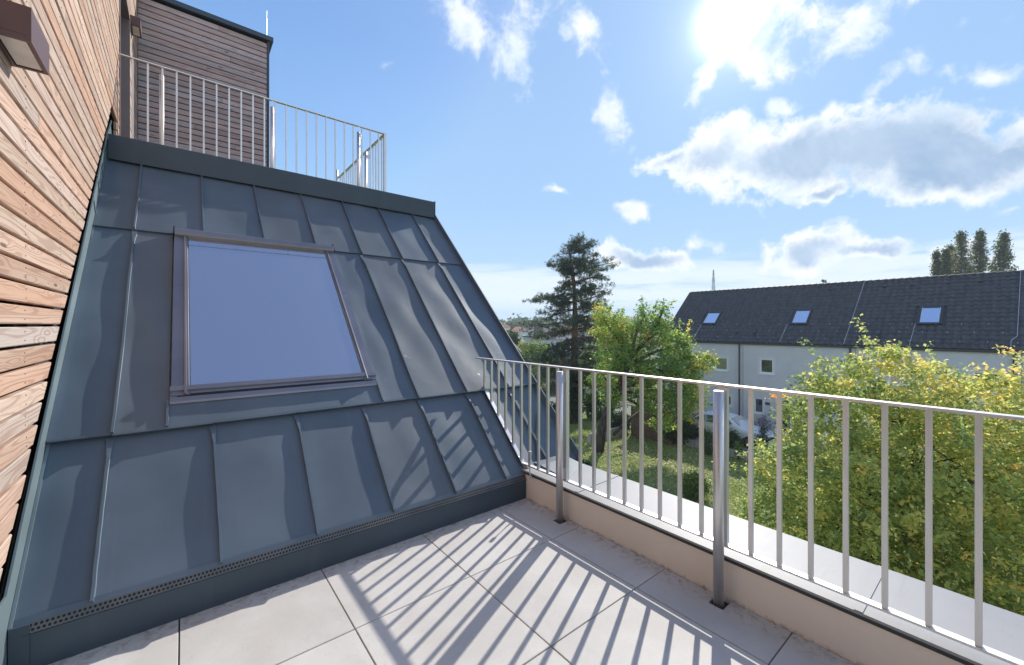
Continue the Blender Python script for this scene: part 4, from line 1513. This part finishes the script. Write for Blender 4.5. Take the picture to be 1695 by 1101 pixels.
# ================================================================== TERRACED HOUSE
XH = 29.5
hs = thing('terraced_house', 'long pale grey terraced house with dark tiled roof beyond the garden', 'house', (XH, 6, GZ))
Y0, Y1 = -9.0, 17.75
EZ = 0.24
holes = [(12.76, 13.68, -1.74, -0.76, 'w'), (9.93, 10.78, -1.70, -0.70, 'w'), (12.50, 13.20, -4.16, -3.36, 'w'), (10.50, 11.12, -4.35, -3.28, 'w'),
         (3.6, 4.5, -1.72, -0.72, 'w'), (0.6, 1.5, -1.72, -0.72, 'w'), (-3.0, -2.1, -1.72, -0.72, 'w'), (8.95, 9.85, GZ + 0.32, -3.2, 'd'), (4.2, 5.1, GZ + 0.32, -3.2, 'd'), (15.4, 16.3, -1.74, -0.76, 'w'),
         (15.2, 16.4, -4.16, -3.1, 'w')]


def wall_x(m, x, y0, y1, z0, z1, holes, deep=0.18):
    ys_ = sorted({y0, y1, *[h[0] for h in holes], *[h[1] for h in holes]})
    zs_ = sorted({z0, z1, *[h[2] for h in holes], *[h[3] for h in holes]})
    for i in range(len(ys_) - 1):
        for j in range(len(zs_) - 1):
            cy, cz = (ys_[i] + ys_[i + 1]) / 2, (zs_[j] + zs_[j + 1]) / 2
            if any(h[0] < cy < h[1] and h[2] < cz < h[3] for h in holes):
                continue
            m.add([(x, ys_[i], zs_[j]), (x, ys_[i + 1], zs_[j]), (x, ys_[i + 1], zs_[j + 1]), (x, ys_[i], zs_[j + 1])], [(0, 3, 2, 1)])
    for h in holes:
        a, b, c, d = h[:4]
        X2 = x + deep
        m.add([(x, a, c), (x, b, c), (x, b, d), (x, a, d), (X2, a, c), (X2, b, c), (X2, b, d), (X2, a, d)], [(0, 1, 5, 4), (1, 2, 6, 5), (2, 3, 7, 6), (3, 0, 4, 7)])


m = MB()
wall_x(m, XH, Y0, Y1, GZ, EZ, holes)
# gable ends and back
XR, ZR = 33.9, 4.20
XB = XR + (XR - XH)
for yy in (Y0, Y1):
    m.add([(XH, yy, GZ), (XB, yy, GZ), (XB, yy, EZ), (XR, yy, ZR - 0.1), (XH, yy, EZ)], [(0, 1, 2, 3, 4)])
m.add([(XB, Y0, GZ), (XB, Y1, GZ), (XB, Y1, EZ), (XB, Y0, EZ)], [(0, 1, 2, 3)])
m.obj('wall', M['facade'], hs)
for h in holes:
    a, b, c, d = h[:4]
    xw_ = XH + 0.04
    m = MB()
    fw = 0.11
    m.box(xw_, xw_ + 0.06, a, a + fw, c, d)
    m.box(xw_, xw_ + 0.06, b - fw, b, c, d)
    m.box(xw_, xw_ + 0.06, a + fw, b - fw, c, c + fw)
    m.box(xw_, xw_ + 0.06, a + fw, b - fw, d - fw, d)
    wn_ = 'window' if h[4] == 'w' else 'door'
    w = m.obj(wn_, M['frame_white'], hs)
    MB().box(xw_ + 0.02, xw_ + 0.04, a + fw, b - fw, c + fw, d - fw).obj('pane', M['winglass'], w)
    if h[4] == 'w':
        m = MB()
        # pale surround proud of the render
        m.box(XH - 0.045, XH + 0.035, a - 0.05, b + 0.05, c - 0.06, c - 0.002)
        m.obj('sill', M['frame_white'], w)
        m = MB()
        m.box(XH - 0.012, XH - 0.002, a - 0.10, a - 0.002, c, d + 0.1)
        m.box(XH - 0.012, XH - 0.002, b + 0.002, b + 0.10, c, d + 0.1)
        m.box(XH - 0.012, XH - 0.002, a - 0.002, b + 0.002, d + 0.002, d + 0.1)
        m.obj('surround', M['facade2'], w)
m = MB()
m.box(XH - 0.03, XH - 0.003, 10.16, 10.42, -3.70, -3.54)
m.obj('letter_box', M['pipe'], hs)
for y in (12.0, 6.07, 0.2, -5.8):
    m = MB()
    m.tube([(XH - 0.07, y, GZ + 0.3), (XH - 0.07, y, EZ - 0.06)], 0.05, 8)
    for z in (-4.6, -2.6, -0.8):
        m.tube([(XH - 0.07, y, z), (XH - 0.07, y, z + 0.05)], 0.06, 8)
    m.obj('downpipe', M['pipe'], hs)
    MB().box(XH - 0.006, XH - 0.001, y - 0.22, y - 0.20, GZ + 0.3, EZ - 0.1).obj('joint_strip', M['pipe'], hs)
m = MB()
m.prism([(XH - 0.16, EZ - 0.04), (XH - 0.16, EZ + 0.05), (XH - 0.14, EZ + 0.05), (XH - 0.13, EZ - 0.02), (XH - 0.02, EZ - 0.02), (XH - 0.01, EZ - 0.06), (XH - 0.13, EZ - 0.07)], 1, Y0 - 0.1, Y1 + 0.05)
m.obj('gutter', M['pipe'], hs)
# roof: slope frame
sl_dir = Vector((XR - (XH - 0.1), 0, ZR - 0.28)).normalized()
sl_n = Vector((-sl_dir.z, 0, sl_dir.x))
S0 = Vector((XH - 0.1, 0, 0.30))
SL = (Vector((XR, 0, ZR)) - S0).length


def hp(y, s, w=0.0):
    p = S0 + sl_dir * s + sl_n * w
    return (p.x, y, p.z)


m = MB()
m.add([hp(Y0 - 0.1, 0, -0.03), hp(Y1 + 0.05, 0, -0.03), hp(Y1 + 0.05, SL, -0.03), hp(Y0 - 0.1, SL, -0.03)], [(0, 1, 2, 3)])
m.add([(XR, Y0 - 0.1, ZR - 0.02), (XR, Y1 + 0.05, ZR - 0.02), (XB + 0.1, Y1 + 0.05, 0.28), (XB + 0.1, Y0 - 0.1, 0.28)], [(0, 1, 2, 3)])
m.obj('roof', M['rooftile'], hs)
NC = 18
CH = SL / NC
TW = 0.30
# one S-shaped tile
def tile_geo():
    prof = [(0.0, 0.010), (0.045, 0.044), (0.10, 0.062), (0.155, 0.044), (0.20, 0.008), (0.25, 0.0), (0.297, 0.010)]
    vs = []
    for s, l in ((0.0, 0.024), (CH * 1.06, 0.0)):
        for y, w in prof:
            p = sl_dir * s + sl_n * (w + l)
            vs.append((p.x, -y, p.z))
    n = len(prof)
    for y, w in prof:
        p = sl_n * (-0.005)
        vs.append((p.x, -y, p.z))
    fs = [(i, i + n, i + 1 + n, i + 1) for i in range(n - 1)] + [(2 * n + i, i, i + 1, 2 * n + i + 1) for i in range(n - 1)]
    return vs, fs


tv, tf = tile_geo()
tm = bpy.data.meshes.new('roof_tile')
tm.from_pydata(tv, [], tf)
tm.materials.append(M['rooftile'])
tm.update()
skips = [(14.18, 15.25, 1.80, 3.25), (8.47, 9.42, 1.78, 3.28), (2.60, 3.52, 1.76, 3.28), (-3.3, -2.4, 1.76, 3.28)]
rest = MB()
cand = []
for c_i in range(NC):
    ncol = int((Y1 + 0.03 - (Y0 - 0.1)) / TW)
    for j in range(ncol):
        y = Y1 + 0.03 - j * TW
        s = c_i * CH
        if any(y - TW / 2 > a - 0.06 and y - TW / 2 < b + 0.06 and s + CH / 2 > c and s + CH / 2 < d for a, b, c, d in skips):
            continue
        cand.append((c_i, j, y, s))
cand_n = [q for q in cand if -0.7 < q[2] < 4.9]
cand_n = cand_n[:298] if len(cand_n) > 298 else cand_n
near = set((q[0], q[1]) for q in cand_n)
tl = None
for (ci, j, y, s) in cand:
    o_ = Vector(hp(y, s, 0.0))
    jit = random.uniform(-0.004, 0.004)
    if (ci, j) in near:
        o = bpy.data.objects.new('roof_tile', tm)
        o.location = o_ + sl_n * jit - ORG[hs.name]
        COL.objects.link(o)
        o.parent = hs
    else:
        rest.add([(o_.x + v[0], o_.y + v[1], o_.z + v[2] + jit) for v in tv], tf)
ro = rest.obj('roof_tiles', M['rooftile'], hs)
ro['kind'] = 'stuff'
# ridge caps
m = MB()
y = Y1 + 0.05
while y > Y0:
    m.tube([(XR, y, ZR + 0.01), (XR, y - 0.37, ZR + 0.03)], [0.085, 0.105], 8)
    y -= 0.36
o = m.obj('ridge_tiles', M['rooftile'], hs)
o['kind'] = 'stuff'
# verge board on the left gable
m = MB()
m.add([hp(Y1 + 0.05, -0.05, 0.05), hp(Y1 + 0.09, -0.05, 0.05), hp(Y1 + 0.09, SL, 0.05), hp(Y1 + 0.05, SL, 0.05), hp(Y1 + 0.09, -0.05, -0.14), hp(Y1 + 0.09, SL, -0.14)], [(0, 1, 2, 3), (1, 4, 5, 2)])
m.obj('verge_trim', M['rooftile'], hs)


def hbox(m, y0, y1, s0, s1, w0, w1):
    vs = [hp(y, s, w) for y in (y0, y1) for s in (s0, s1) for w in (w0, w1)]
    m.add(vs, [(0, 1, 3, 2), (4, 6, 7, 5), (0, 4, 5, 1), (2, 3, 7, 6), (0, 2, 6, 4), (1, 5, 7, 3)])


for (a, b, c, d) in skips:
    m = MB()
    hbox(m, a, b, c, c + 0.12, 0.0, 0.10)
    hbox(m, a, b, d - 0.12, d, 0.0, 0.11)
    hbox(m, a, a + 0.10, c + 0.12, d - 0.12, 0.0, 0.10)
    hbox(m, b - 0.10, b, c + 0.12, d - 0.12, 0.0, 0.10)
    w = m.obj('roof_light', M['pipe'], hs)
    m = MB()
    hbox(m, a + 0.10, b - 0.10, c + 0.12, d - 0.12, 0.04, 0.06)
    m.obj('pane', M['roofglass'], w)
    m = MB()
    hbox(m, a + 0.10, a + 0.13, c + 0.12, d - 0.12, 0.062, 0.068)
    hbox(m, b - 0.13, b - 0.10, c + 0.12, d - 0.12, 0.062, 0.068)
    hbox(m, a + 0.13, b - 0.13, c + 0.12, c + 0.15, 0.062, 0.068)
    m.obj('inner_trim', M['frame_white'], w)
# lightning conductors
for pts in ([(6.36, 0.05), (6.30, 3.0), (6.25, 6.05)], [(0.30, 0.05), (0.30, 0.6), (0.12, 0.9), (0.02, 6.05)], [(15.24, 0.1), (15.2, 1.8)], [(9.58, 0.1), (9.56, 1.75)], [(3.65, 0.1), (3.58, 1.8)]):
    m = MB()
    m.tube([hp(y, s, 0.075) for y, s in pts], 0.012, 5)
    m.obj('conductor_wire', M['wire'], hs)
# small vents
for (y, s) in ((12.4, 0.85), (11.3, 0.85), (5.2, 5.2), (4.0, 5.2), (2.6, 5.2), (1.4, 5.2), (0.3, 5.25), (7.9, 5.2), (5.0, 0.9)):
    m = MB()
    hbox(m, y - 0.07, y + 0.07, s, s + (0.30 if s < 1 else 0.12), 0.03, 0.13)
    m.obj('roof_vent', M['rooftile'], hs)
# snow stops
m = MB()
for c_i, off in ((1, 0), (3, .45), (5, 0)):
    y = 17.2 - off
    while y > -2:
        hbox(m, y - 0.015, y + 0.015, c_i * CH + 0.1, c_i * CH + 0.16, 0.03, 0.085)
        y -= 0.9
o = m.obj('snow_stops', M['wire'], hs)
o['kind'] = 'stuff'

# ---- white car on the driveway
def car():
    zg = GZ + 0.30
    cx, yf, yr = 25.6, 8.75, 13.15     # nose towards -Y
    L = yr - yf
    t = thing('car', 'white parked car partly hidden by shrubs before the grey house', 'car', (cx, (yf + yr) / 2, zg))
    # stations nose -> tail: t, z_low, z_belt, z_roof, half width low, half width roof
    st = [(0.0, .34, .62, .64, .62, .55), (.03, .24, .76, .80, .78, .60), (.10, .20, .90, .94, .87, .70), (.22, .19, .98, 1.02, .90, .74), (.29, .19, 1.01, 1.06, .91, .74),
          (.36, .19, 1.02, 1.28, .915, .70), (.44, .19, 1.03, 1.50, .92, .66), (.54, .19, 1.04, 1.58, .92, .65), (.68, .19, 1.05, 1.58, .92, .65), (.82, .20, 1.06, 1.52, .91, .63),
          (.90, .22, 1.06, 1.36, .90, .61), (.96, .26, 1.02, 1.10, .87, .62), (1.0, .36, .80, .82, .78, .60)]
    m = MB()
    vs = []
    for (q, zl, zb, zr, wl, wr) in st:
        y = yf + q * L
        zm = (zl + zb) * 0.5
        ring = [(-wl * .9, zl), (-wl * 1.0, zm), (-wl * .965, zb), (-wr, zr - 0.05), (-wr * .82, zr), (0, zr + 0.025), (wr * .82, zr), (wr, zr - 0.05), (wl * .965, zb), (wl * 1.0, zm), (wl * .9, zl)]
        vs += [(cx + a, y, zg + z) for a, z in ring]
    n = 11
    fs = []
    for j in range(len(st) - 1):
        for i in range(n):
            i2 = (i + 1) % n
            fs.append((j * n + i, j * n + i2, (j + 1) * n + i2, (j + 1) * n + i))
    fs.append(tuple(range(n)))
    fs.append(tuple(range((len(st) - 1) * n, len(st) * n))[::-1])
    m.add(vs, fs)
    b = m.obj('body', M['carpaint'], t, True)
    md = b.modifiers.new('sub', 'SUBSURF')
    md.levels = 1
    md.render_levels = 2

    def g(name, quad, off):
        m = MB()
        a = [Vector(q) + Vector(off) for q in quad]
        k_ = len(a)
        c_ = [Vector(q) - Vector(off) * 2 for q in quad]
        m.add(a + c_, [tuple(range(k_))[::-1], tuple(range(k_, 2 * k_))] + [(i, (i + 1) % k_, (i + 1) % k_ + k_, i + k_) for i in range(k_)])
        return m.obj(name, M['carglass'], t)
    Yq = lambda q: yf + q * L
    for s in (-1, 1):
        sd = lambda q, z, w: (cx + s * w, Yq(q), zg + z)
        g('side_window', [sd(.37, 1.08, .885), sd(.555, 1.09, .89), sd(.555, 1.48, .71), sd(.46, 1.43, .72)], (s * 0.014, 0, 0.004))
        g('side_window', [sd(.575, 1.09, .89), sd(.74, 1.10, .89), sd(.74, 1.47, .71), sd(.575, 1.48, .71)], (s * 0.014, 0, 0.004))
        g('side_window', [sd(.76, 1.10, .885), sd(.87, 1.12, .87), sd(.84, 1.38, .73), sd(.76, 1.45, .715)], (s * 0.014, 0, 0.004))
        m = MB()
        m.prism([(Yq(.36), zg + 1.06), (Yq(.40), zg + 1.05), (Yq(.41), zg + 1.17), (Yq(.37), zg + 1.19)], 0, cx + s * 0.90, cx + s * 1.08)
        m.obj('mirror', M['carpaint'], t)
        m = MB()
        m.prism([(Yq(.035), zg + .66), (Yq(.13), zg + .78), (Yq(.12), zg + .88), (Yq(.03), zg + .76)], 0, cx + s * 0.70, cx + s * 0.875)
        m.obj('headlight', M['lens'], t)
        m = MB()
        m.prism([(Yq(.955), zg + .80), (Yq(.995), zg + .78), (Yq(.99), zg + 1.0), (Yq(.94), zg + 1.02)], 0, cx + s * 0.66, cx + s * 0.86)
        m.obj('tail_light', M['redlens'], t)
        for q in (.185, .80):
            m = MB()
            m.tube([(cx + s * 0.70, Yq(q), zg + .33), (cx + s * 0.925, Yq(q), zg + .33)], 0.33, 20)
            wh = m.obj('wheel', M['tyre'], t)
            m = MB()
            m.tube([(cx + s * 0.90, Yq(q), zg + .33), (cx + s * 0.935, Yq(q), zg + .33)], 0.21, 14)
            m.obj('rim', M['rim'], wh)
    g('windscreen', [(cx - .70, Yq(.315), zg + 1.10), (cx + .70, Yq(.315), zg + 1.10), (cx + .58, Yq(.425), zg + 1.47), (cx - .58, Yq(.425), zg + 1.47)], (0, -0.02, 0.02))
    g('rear_window', [(cx - .60, Yq(.95), zg + 1.14), (cx + .60, Yq(.95), zg + 1.14), (cx + .54, Yq(.885), zg + 1.42), (cx - .54, Yq(.885), zg + 1.42)], (0, 0.02, 0.02))
    m = MB()
    m.box(cx - .45, cx + .45, Yq(0) - 0.012, Yq(0.03), zg + .50, zg + .62)
    m.obj('grille', M['tyre'], t)


car()

# ================================================================== FAR THINGS
# poplars behind the house
POP = [(1551, 62, 418, 0.85, 'short slim poplar leftmost behind the dark roof'), (1566, 60, 415, 0.6, 'narrow low poplar second from the left behind the roof'), (1574, 63, 408, 1.0, 'stout lower poplar third from the left behind the roof'),
       (1591, 60, 386, 1.35, 'tall poplar with russet patches in the middle of the row'), (1622, 60, 384, 1.15, 'slender tall poplar second from the right'), (1661, 60, 387, 1.35, 'rightmost tall poplar of the row')]
for i, (x_, D, yt, r_, lb) in enumerate(POP):
    b_ = px(x_, D)
    zt = EYE + (538.5 - yt) * D / 678
    H = zt - GZ
    t = thing('poplar_tree', lb, 'tree', tuple(b_), 'poplars behind the terraced house')
    MB().tube([tuple(b_), (b_.x, b_.y, zt - 1.0)], [0.25, 0.05], 7).obj('trunk', M['bark_dark'], t, True)
    rr = np.random.default_rng(100 + i)
    n = 430 + 40 * (i % 3)
    h = rr.random(n) ** 0.8
    prof = 1.2 * r_ * np.sin(PI * np.clip(h, 0.02, 1)) ** 0.55 * (1 - 0.45 * h) * 1.25
    a = rr.uniform(0, 2 * PI, n)
    q = np.sqrt(rr.random(n)) * prof * (1 + 0.4 * np.sin(h * (17 + 5 * i) + a * 2 + i))
    c = np.stack([b_.x + np.cos(a) * q, b_.y + np.sin(a) * q, GZ + 2.5 + h * (H - 2.6)], 1)
    V = leaves_cloud(c, 18, (0.20, 0.20, 0.30), 0.13, rr)
    tint = np.clip(0.4 + (0.2 if i in (3,) else 0) + np.repeat(rr.normal(0, 0.22, n), 18) + rr.normal(0, 0.1, len(V)), 0, 1)
    quads_np('crown', V, tint, M['poplar'], t)
shrub('treetop', 'tiny dark treetop peeping over the roof ridge', 'tree', px(1361, 70), 1.1, 1.1, 7.35, 'leaf_dark', 500, 12, 0.14, 120, 0.3, spread=0.12)

# lattice pylon
py_ = thing('lattice_pylon', 'distant grey lattice pylon standing on the horizon', 'pylon', tuple(px(1181, 170)))
b_ = px(1181, 170)
H = EYE + (538.5 - 447) * 170 / 678 - GZ
m = MB()
n = 10
for k_ in range(n):
    z0, z1 = GZ + H * k_ / n, GZ + H * (k_ + 1) / n
    w0, w1 = 2.4 * (1 - k_ / n) + 0.25, 2.4 * (1 - (k_ + 1) / n) + 0.25
    cs = [(-1, -1), (1, -1), (1, 1), (-1, 1)]
    for q in range(4):
        a, c = cs[q], cs[(q + 1) % 4]
        A0 = (b_.x + a[0] * w0 / 2, b_.y + a[1] * w0 / 2, z0)
        A1 = (b_.x + a[0] * w1 / 2, b_.y + a[1] * w1 / 2, z1)
        C0 = (b_.x + c[0] * w0 / 2, b_.y + c[1] * w0 / 2, z0)
        C1 = (b_.x + c[0] * w1 / 2, b_.y + c[1] * w1 / 2, z1)
        m.tube([A0, A1], 0.07, 4)
        m.tube([A0, C1], 0.04, 4)
        m.tube([C0, A1], 0.04, 4)
        m.tube([A1, C1], 0.04, 4)
m.obj('lattice', M['galv'], py_)
m = MB()
for z in (0.76, 0.86):
    zz_ = GZ + H * z
    m.tube([tuple(Vector((b_.x, b_.y, zz_)) - Vector(rightv) * 1.1), tuple(Vector((b_.x, b_.y, zz_)) + Vector(rightv) * 1.1)], 0.07, 4)
m.obj('cross_arm', M['galv'], py_)


def far_house(label, xl, xr, D, ytop, yeave, ybase, roofmat, wallmat, wins=(), hip=0.35, depth=7.0, name='far_house', chim=None, flat=False, ridge=False):
    """a house square to the view axis direction, given its outline at a depth"""
    A = px(xl, D)
    B = px(xr, D)
    zt, ze = EYE + (538.5 - ytop) * D / 678, EYE + (538.5 - yeave) * D / 678
    zb = min(GZ, EYE + (538.5 - ybase) * D / 678)
    if zb < GZ:
        zb = GZ
    t = thing(name, label, 'house', tuple((A + B) / 2))
    r = (B - A).normalized()
    f = Vector((-r.y, r.x, 0))
    if f.dot(Vector(fwdv)) < 0:
        f = -f
    w = (B - A).length
    def Q(a, b, z):
        v = A + r * a + f * b
        return (v.x, v.y, z)
    m = MB()
    vs = [Q(0, 0, zb), Q(w, 0, zb), Q(w, depth, zb), Q(0, depth, zb), Q(0, 0, ze), Q(w, 0, ze), Q(w, depth, ze), Q(0, depth, ze)]
    m.add(vs, [(0, 1, 5, 4), (1, 2, 6, 5), (2, 3, 7, 6), (3, 0, 4, 7), (4, 5, 6, 7)])
    m.obj('wall', M[wallmat], t)
    o = 0.35
    m = MB()
    if flat:
        m.add([Q(-o, -o, ze + .01), Q(w + o, -o, ze + .01), Q(w + o, depth + o, ze + .01), Q(-o, depth + o, ze + .01), Q(-o, -o, zt), Q(w + o, -o, zt), Q(w + o, depth + o, zt), Q(-o, depth + o, zt)],
              [(0, 1, 5, 4), (1, 2, 6, 5), (2, 3, 7, 6), (3, 0, 4, 7), (4, 5, 6, 7)])
    else:
        h1, h2 = w * hip, w * (1 - hip)
        m.add([Q(-o, -o, ze + .01), Q(w + o, -o, ze + .01), Q(w + o, depth + o, ze + .01), Q(-o, depth + o, ze + .01), Q(h1, depth / 2, zt), Q(h2 + 0.01, depth / 2, zt)],
              [(0, 1, 5, 4), (1, 2, 5), (2, 3, 4, 5), (3, 0, 4), (0, 3, 2, 1)])
    rf = m.obj('roof', M[roofmat], t)
    if ridge:
        m = MB()
        for a_, b__ in ((Q(-o, -o, ze + .05), Q(h1, depth / 2, zt + .05)), (Q(w + o, -o, ze + .05), Q(h2, depth / 2, zt + .05))):
            m.tube([a_, b__], 0.12, 6)
        m.obj('ridge', M['ridge'], rf)
    if chim:
        a_, b__, hh, ww_ = chim
        m = MB()
        c0 = A + r * a_ + f * b__
        m.box(c0.x - ww_ / 2, c0.x + ww_ / 2, c0.y - ww_ / 2, c0.y + ww_ / 2, ze, zt + hh)
        m.obj('chimney', M['roof_brown'], rf)
    for (a_, z_, ww_, hh) in wins:
        m = MB()
        m.add([Q(a_, -0.06, z_), Q(a_ + ww_, -0.06, z_), Q(a_ + ww_, -0.06, z_ + hh), Q(a_, -0.06, z_ + hh), Q(a_, 0.02, z_), Q(a_ + ww_, 0.02, z_), Q(a_ + ww_, 0.02, z_ + hh), Q(a_, 0.02, z_ + hh)],
              [(0, 1, 2, 3), (0, 4, 5, 1), (1, 5, 6, 2), (2, 6, 7, 3), (3, 7, 4, 0)])
        wo_ = m.obj('window', M['frame_white'], t)
        m = MB()
        q_ = 0.08
        m.add([Q(a_ + q_, -0.075, z_ + q_), Q(a_ + ww_ - q_, -0.075, z_ + q_), Q(a_ + ww_ - q_, -0.075, z_ + hh - q_), Q(a_ + q_, -0.075, z_ + hh - q_),
               Q(a_ + q_, -0.061, z_ + q_), Q(a_ + ww_ - q_, -0.061, z_ + q_), Q(a_ + ww_ - q_, -0.061, z_ + hh - q_), Q(a_ + q_, -0.061, z_ + hh - q_)],
              [(0, 1, 2, 3), (0, 4, 5, 1), (1, 5, 6, 2), (2, 6, 7, 3), (3, 7, 4, 0)])
        m.obj('pane', M['winglass'], wo_)
    return t


far_house('brownish hip roofed pavilion just past the metal roof edge', 805, 866, 50, 566, 592, 640, 'roof_brown', 'render', [(1.0, -5.0, 0.8, 1.0)], 0.35, 5, 'pavilion', ridge=True)
far_house('far house with dark red pyramid roof', 826, 846, 112, 536, 542.5, 600, 'roof_red', 'facade2', [(1.0, -1.4, .8, .9)], 0.49, 5)
far_house('far house with long red roof and a chimney', 843, 880, 100, 541, 550, 600, 'roof_red', 'facade2', [(3.0, -3.4, .8, .9), (1.2, -3.4, .8, .9)], 0.08, 8, chim=(0.8, 3.2, 0.7, 0.8))
far_house('pale far house with low grey roof behind the pine', 862, 900, 84, 540, 549, 600, 'roof_grey', 'facade2', [(2.6, -3.6, 1.6, 1.0), (0.8, -1.6, .8, .9)], 0.3, 8)
far_house('white modern far house with flat roof, seen through the pine', 868, 905, 70, 556, 558, 610, 'roof_grey', 'facade2', [(1.2, -3.0, 1.4, 1.1), (2.9, -3.0, .5, 1.1)], 0.3, 7, flat=True)
far_house('tall white far house with steep grey roof, behind the pine trunk', 884, 1000, 66, 541, 562, 620, 'roof_grey', 'facade2', [(1.4, -2.6, 1.3, 1.1), (4.2, -2.6, 1.3, 1.1), (7.2, -2.6, 1.3, 1.1), (4.2, -5.2, 1.3, 1.3)], 0.10, 8, chim=(0.6, 1.0, 0.5, 0.9))
far_house('pale house behind the fruit tree crown', 1010, 1110, 60, 552, 574, 640, 'roof_red', 'facade2', [(1.4, -3.6, 1.1, 1.1), (4.2, -3.6, 1.1, 1.1)], 0.10, 8)

# wooded hills on the horizon, each wood reads as one mass
rr = np.random.default_rng(140)
def wood_band(name, D, x0, x1, ytop, n, size, seed):
    rr = np.random.default_rng(seed)
    xs_ = rr.uniform(x0, x1, n)
    b = (xs_ - 847.5) / 678
    dep = D * rr.uniform(0.92, 1.12, n)
    top = ytop + 3.0 * np.sin(xs_ * 0.045 + seed) + 2.0 * np.sin(xs_ * 0.13)
    zt = EYE + (538.5 - top) * D / 678
    z = GZ + (zt - GZ) * rr.random(n) ** 0.4
    c = np.stack([(fwdv[0] + rightv[0] * b) * dep, (fwdv[1] + rightv[1] * b) * dep, z], 1)
    V = leaves_cloud(c, 5, (size * 2.0, size * 2.0, size * 1.2), size, rr)
    o = quads_np(name, V, np.clip(rr.normal(0.5, 0.25, len(V)), 0, 1), M['leaf_dark'])
    tag(o, 'wooded ridge along the horizon', 'woods', kind='stuff')


wood_band('far_woods', 330, -400, 2400, 535, 16000, 1.5, 141)
wood_band('near_woods', 150, -300, 1300, 543, 7000, 0.7, 142)

# ---- thin haze over the whole place
m = MB()
m.box(-901.5, 1601.5, -1501.5, 1601.5, GZ - 2.0, 17.5)
hm = bpy.data.materials.new('haze_air')
hm.use_nodes = True
ht = hm.node_tree
ht.nodes.clear()
HN = NT(ht)
pv = HN.n('ShaderNodeVolumePrincipled', {'Color': (0.86, 0.92, 1.0), 'Density': 0.0007, 'Anisotropy': 0.2})
ho = HN.n('ShaderNodeOutputMaterial')
ht.links.new(pv.outputs[0], ho.inputs['Volume'])
hz_o = m.obj('haze', hm)
tag(hz_o, 'thin pale haze over the gardens and far houses', 'haze', kind='stuff')
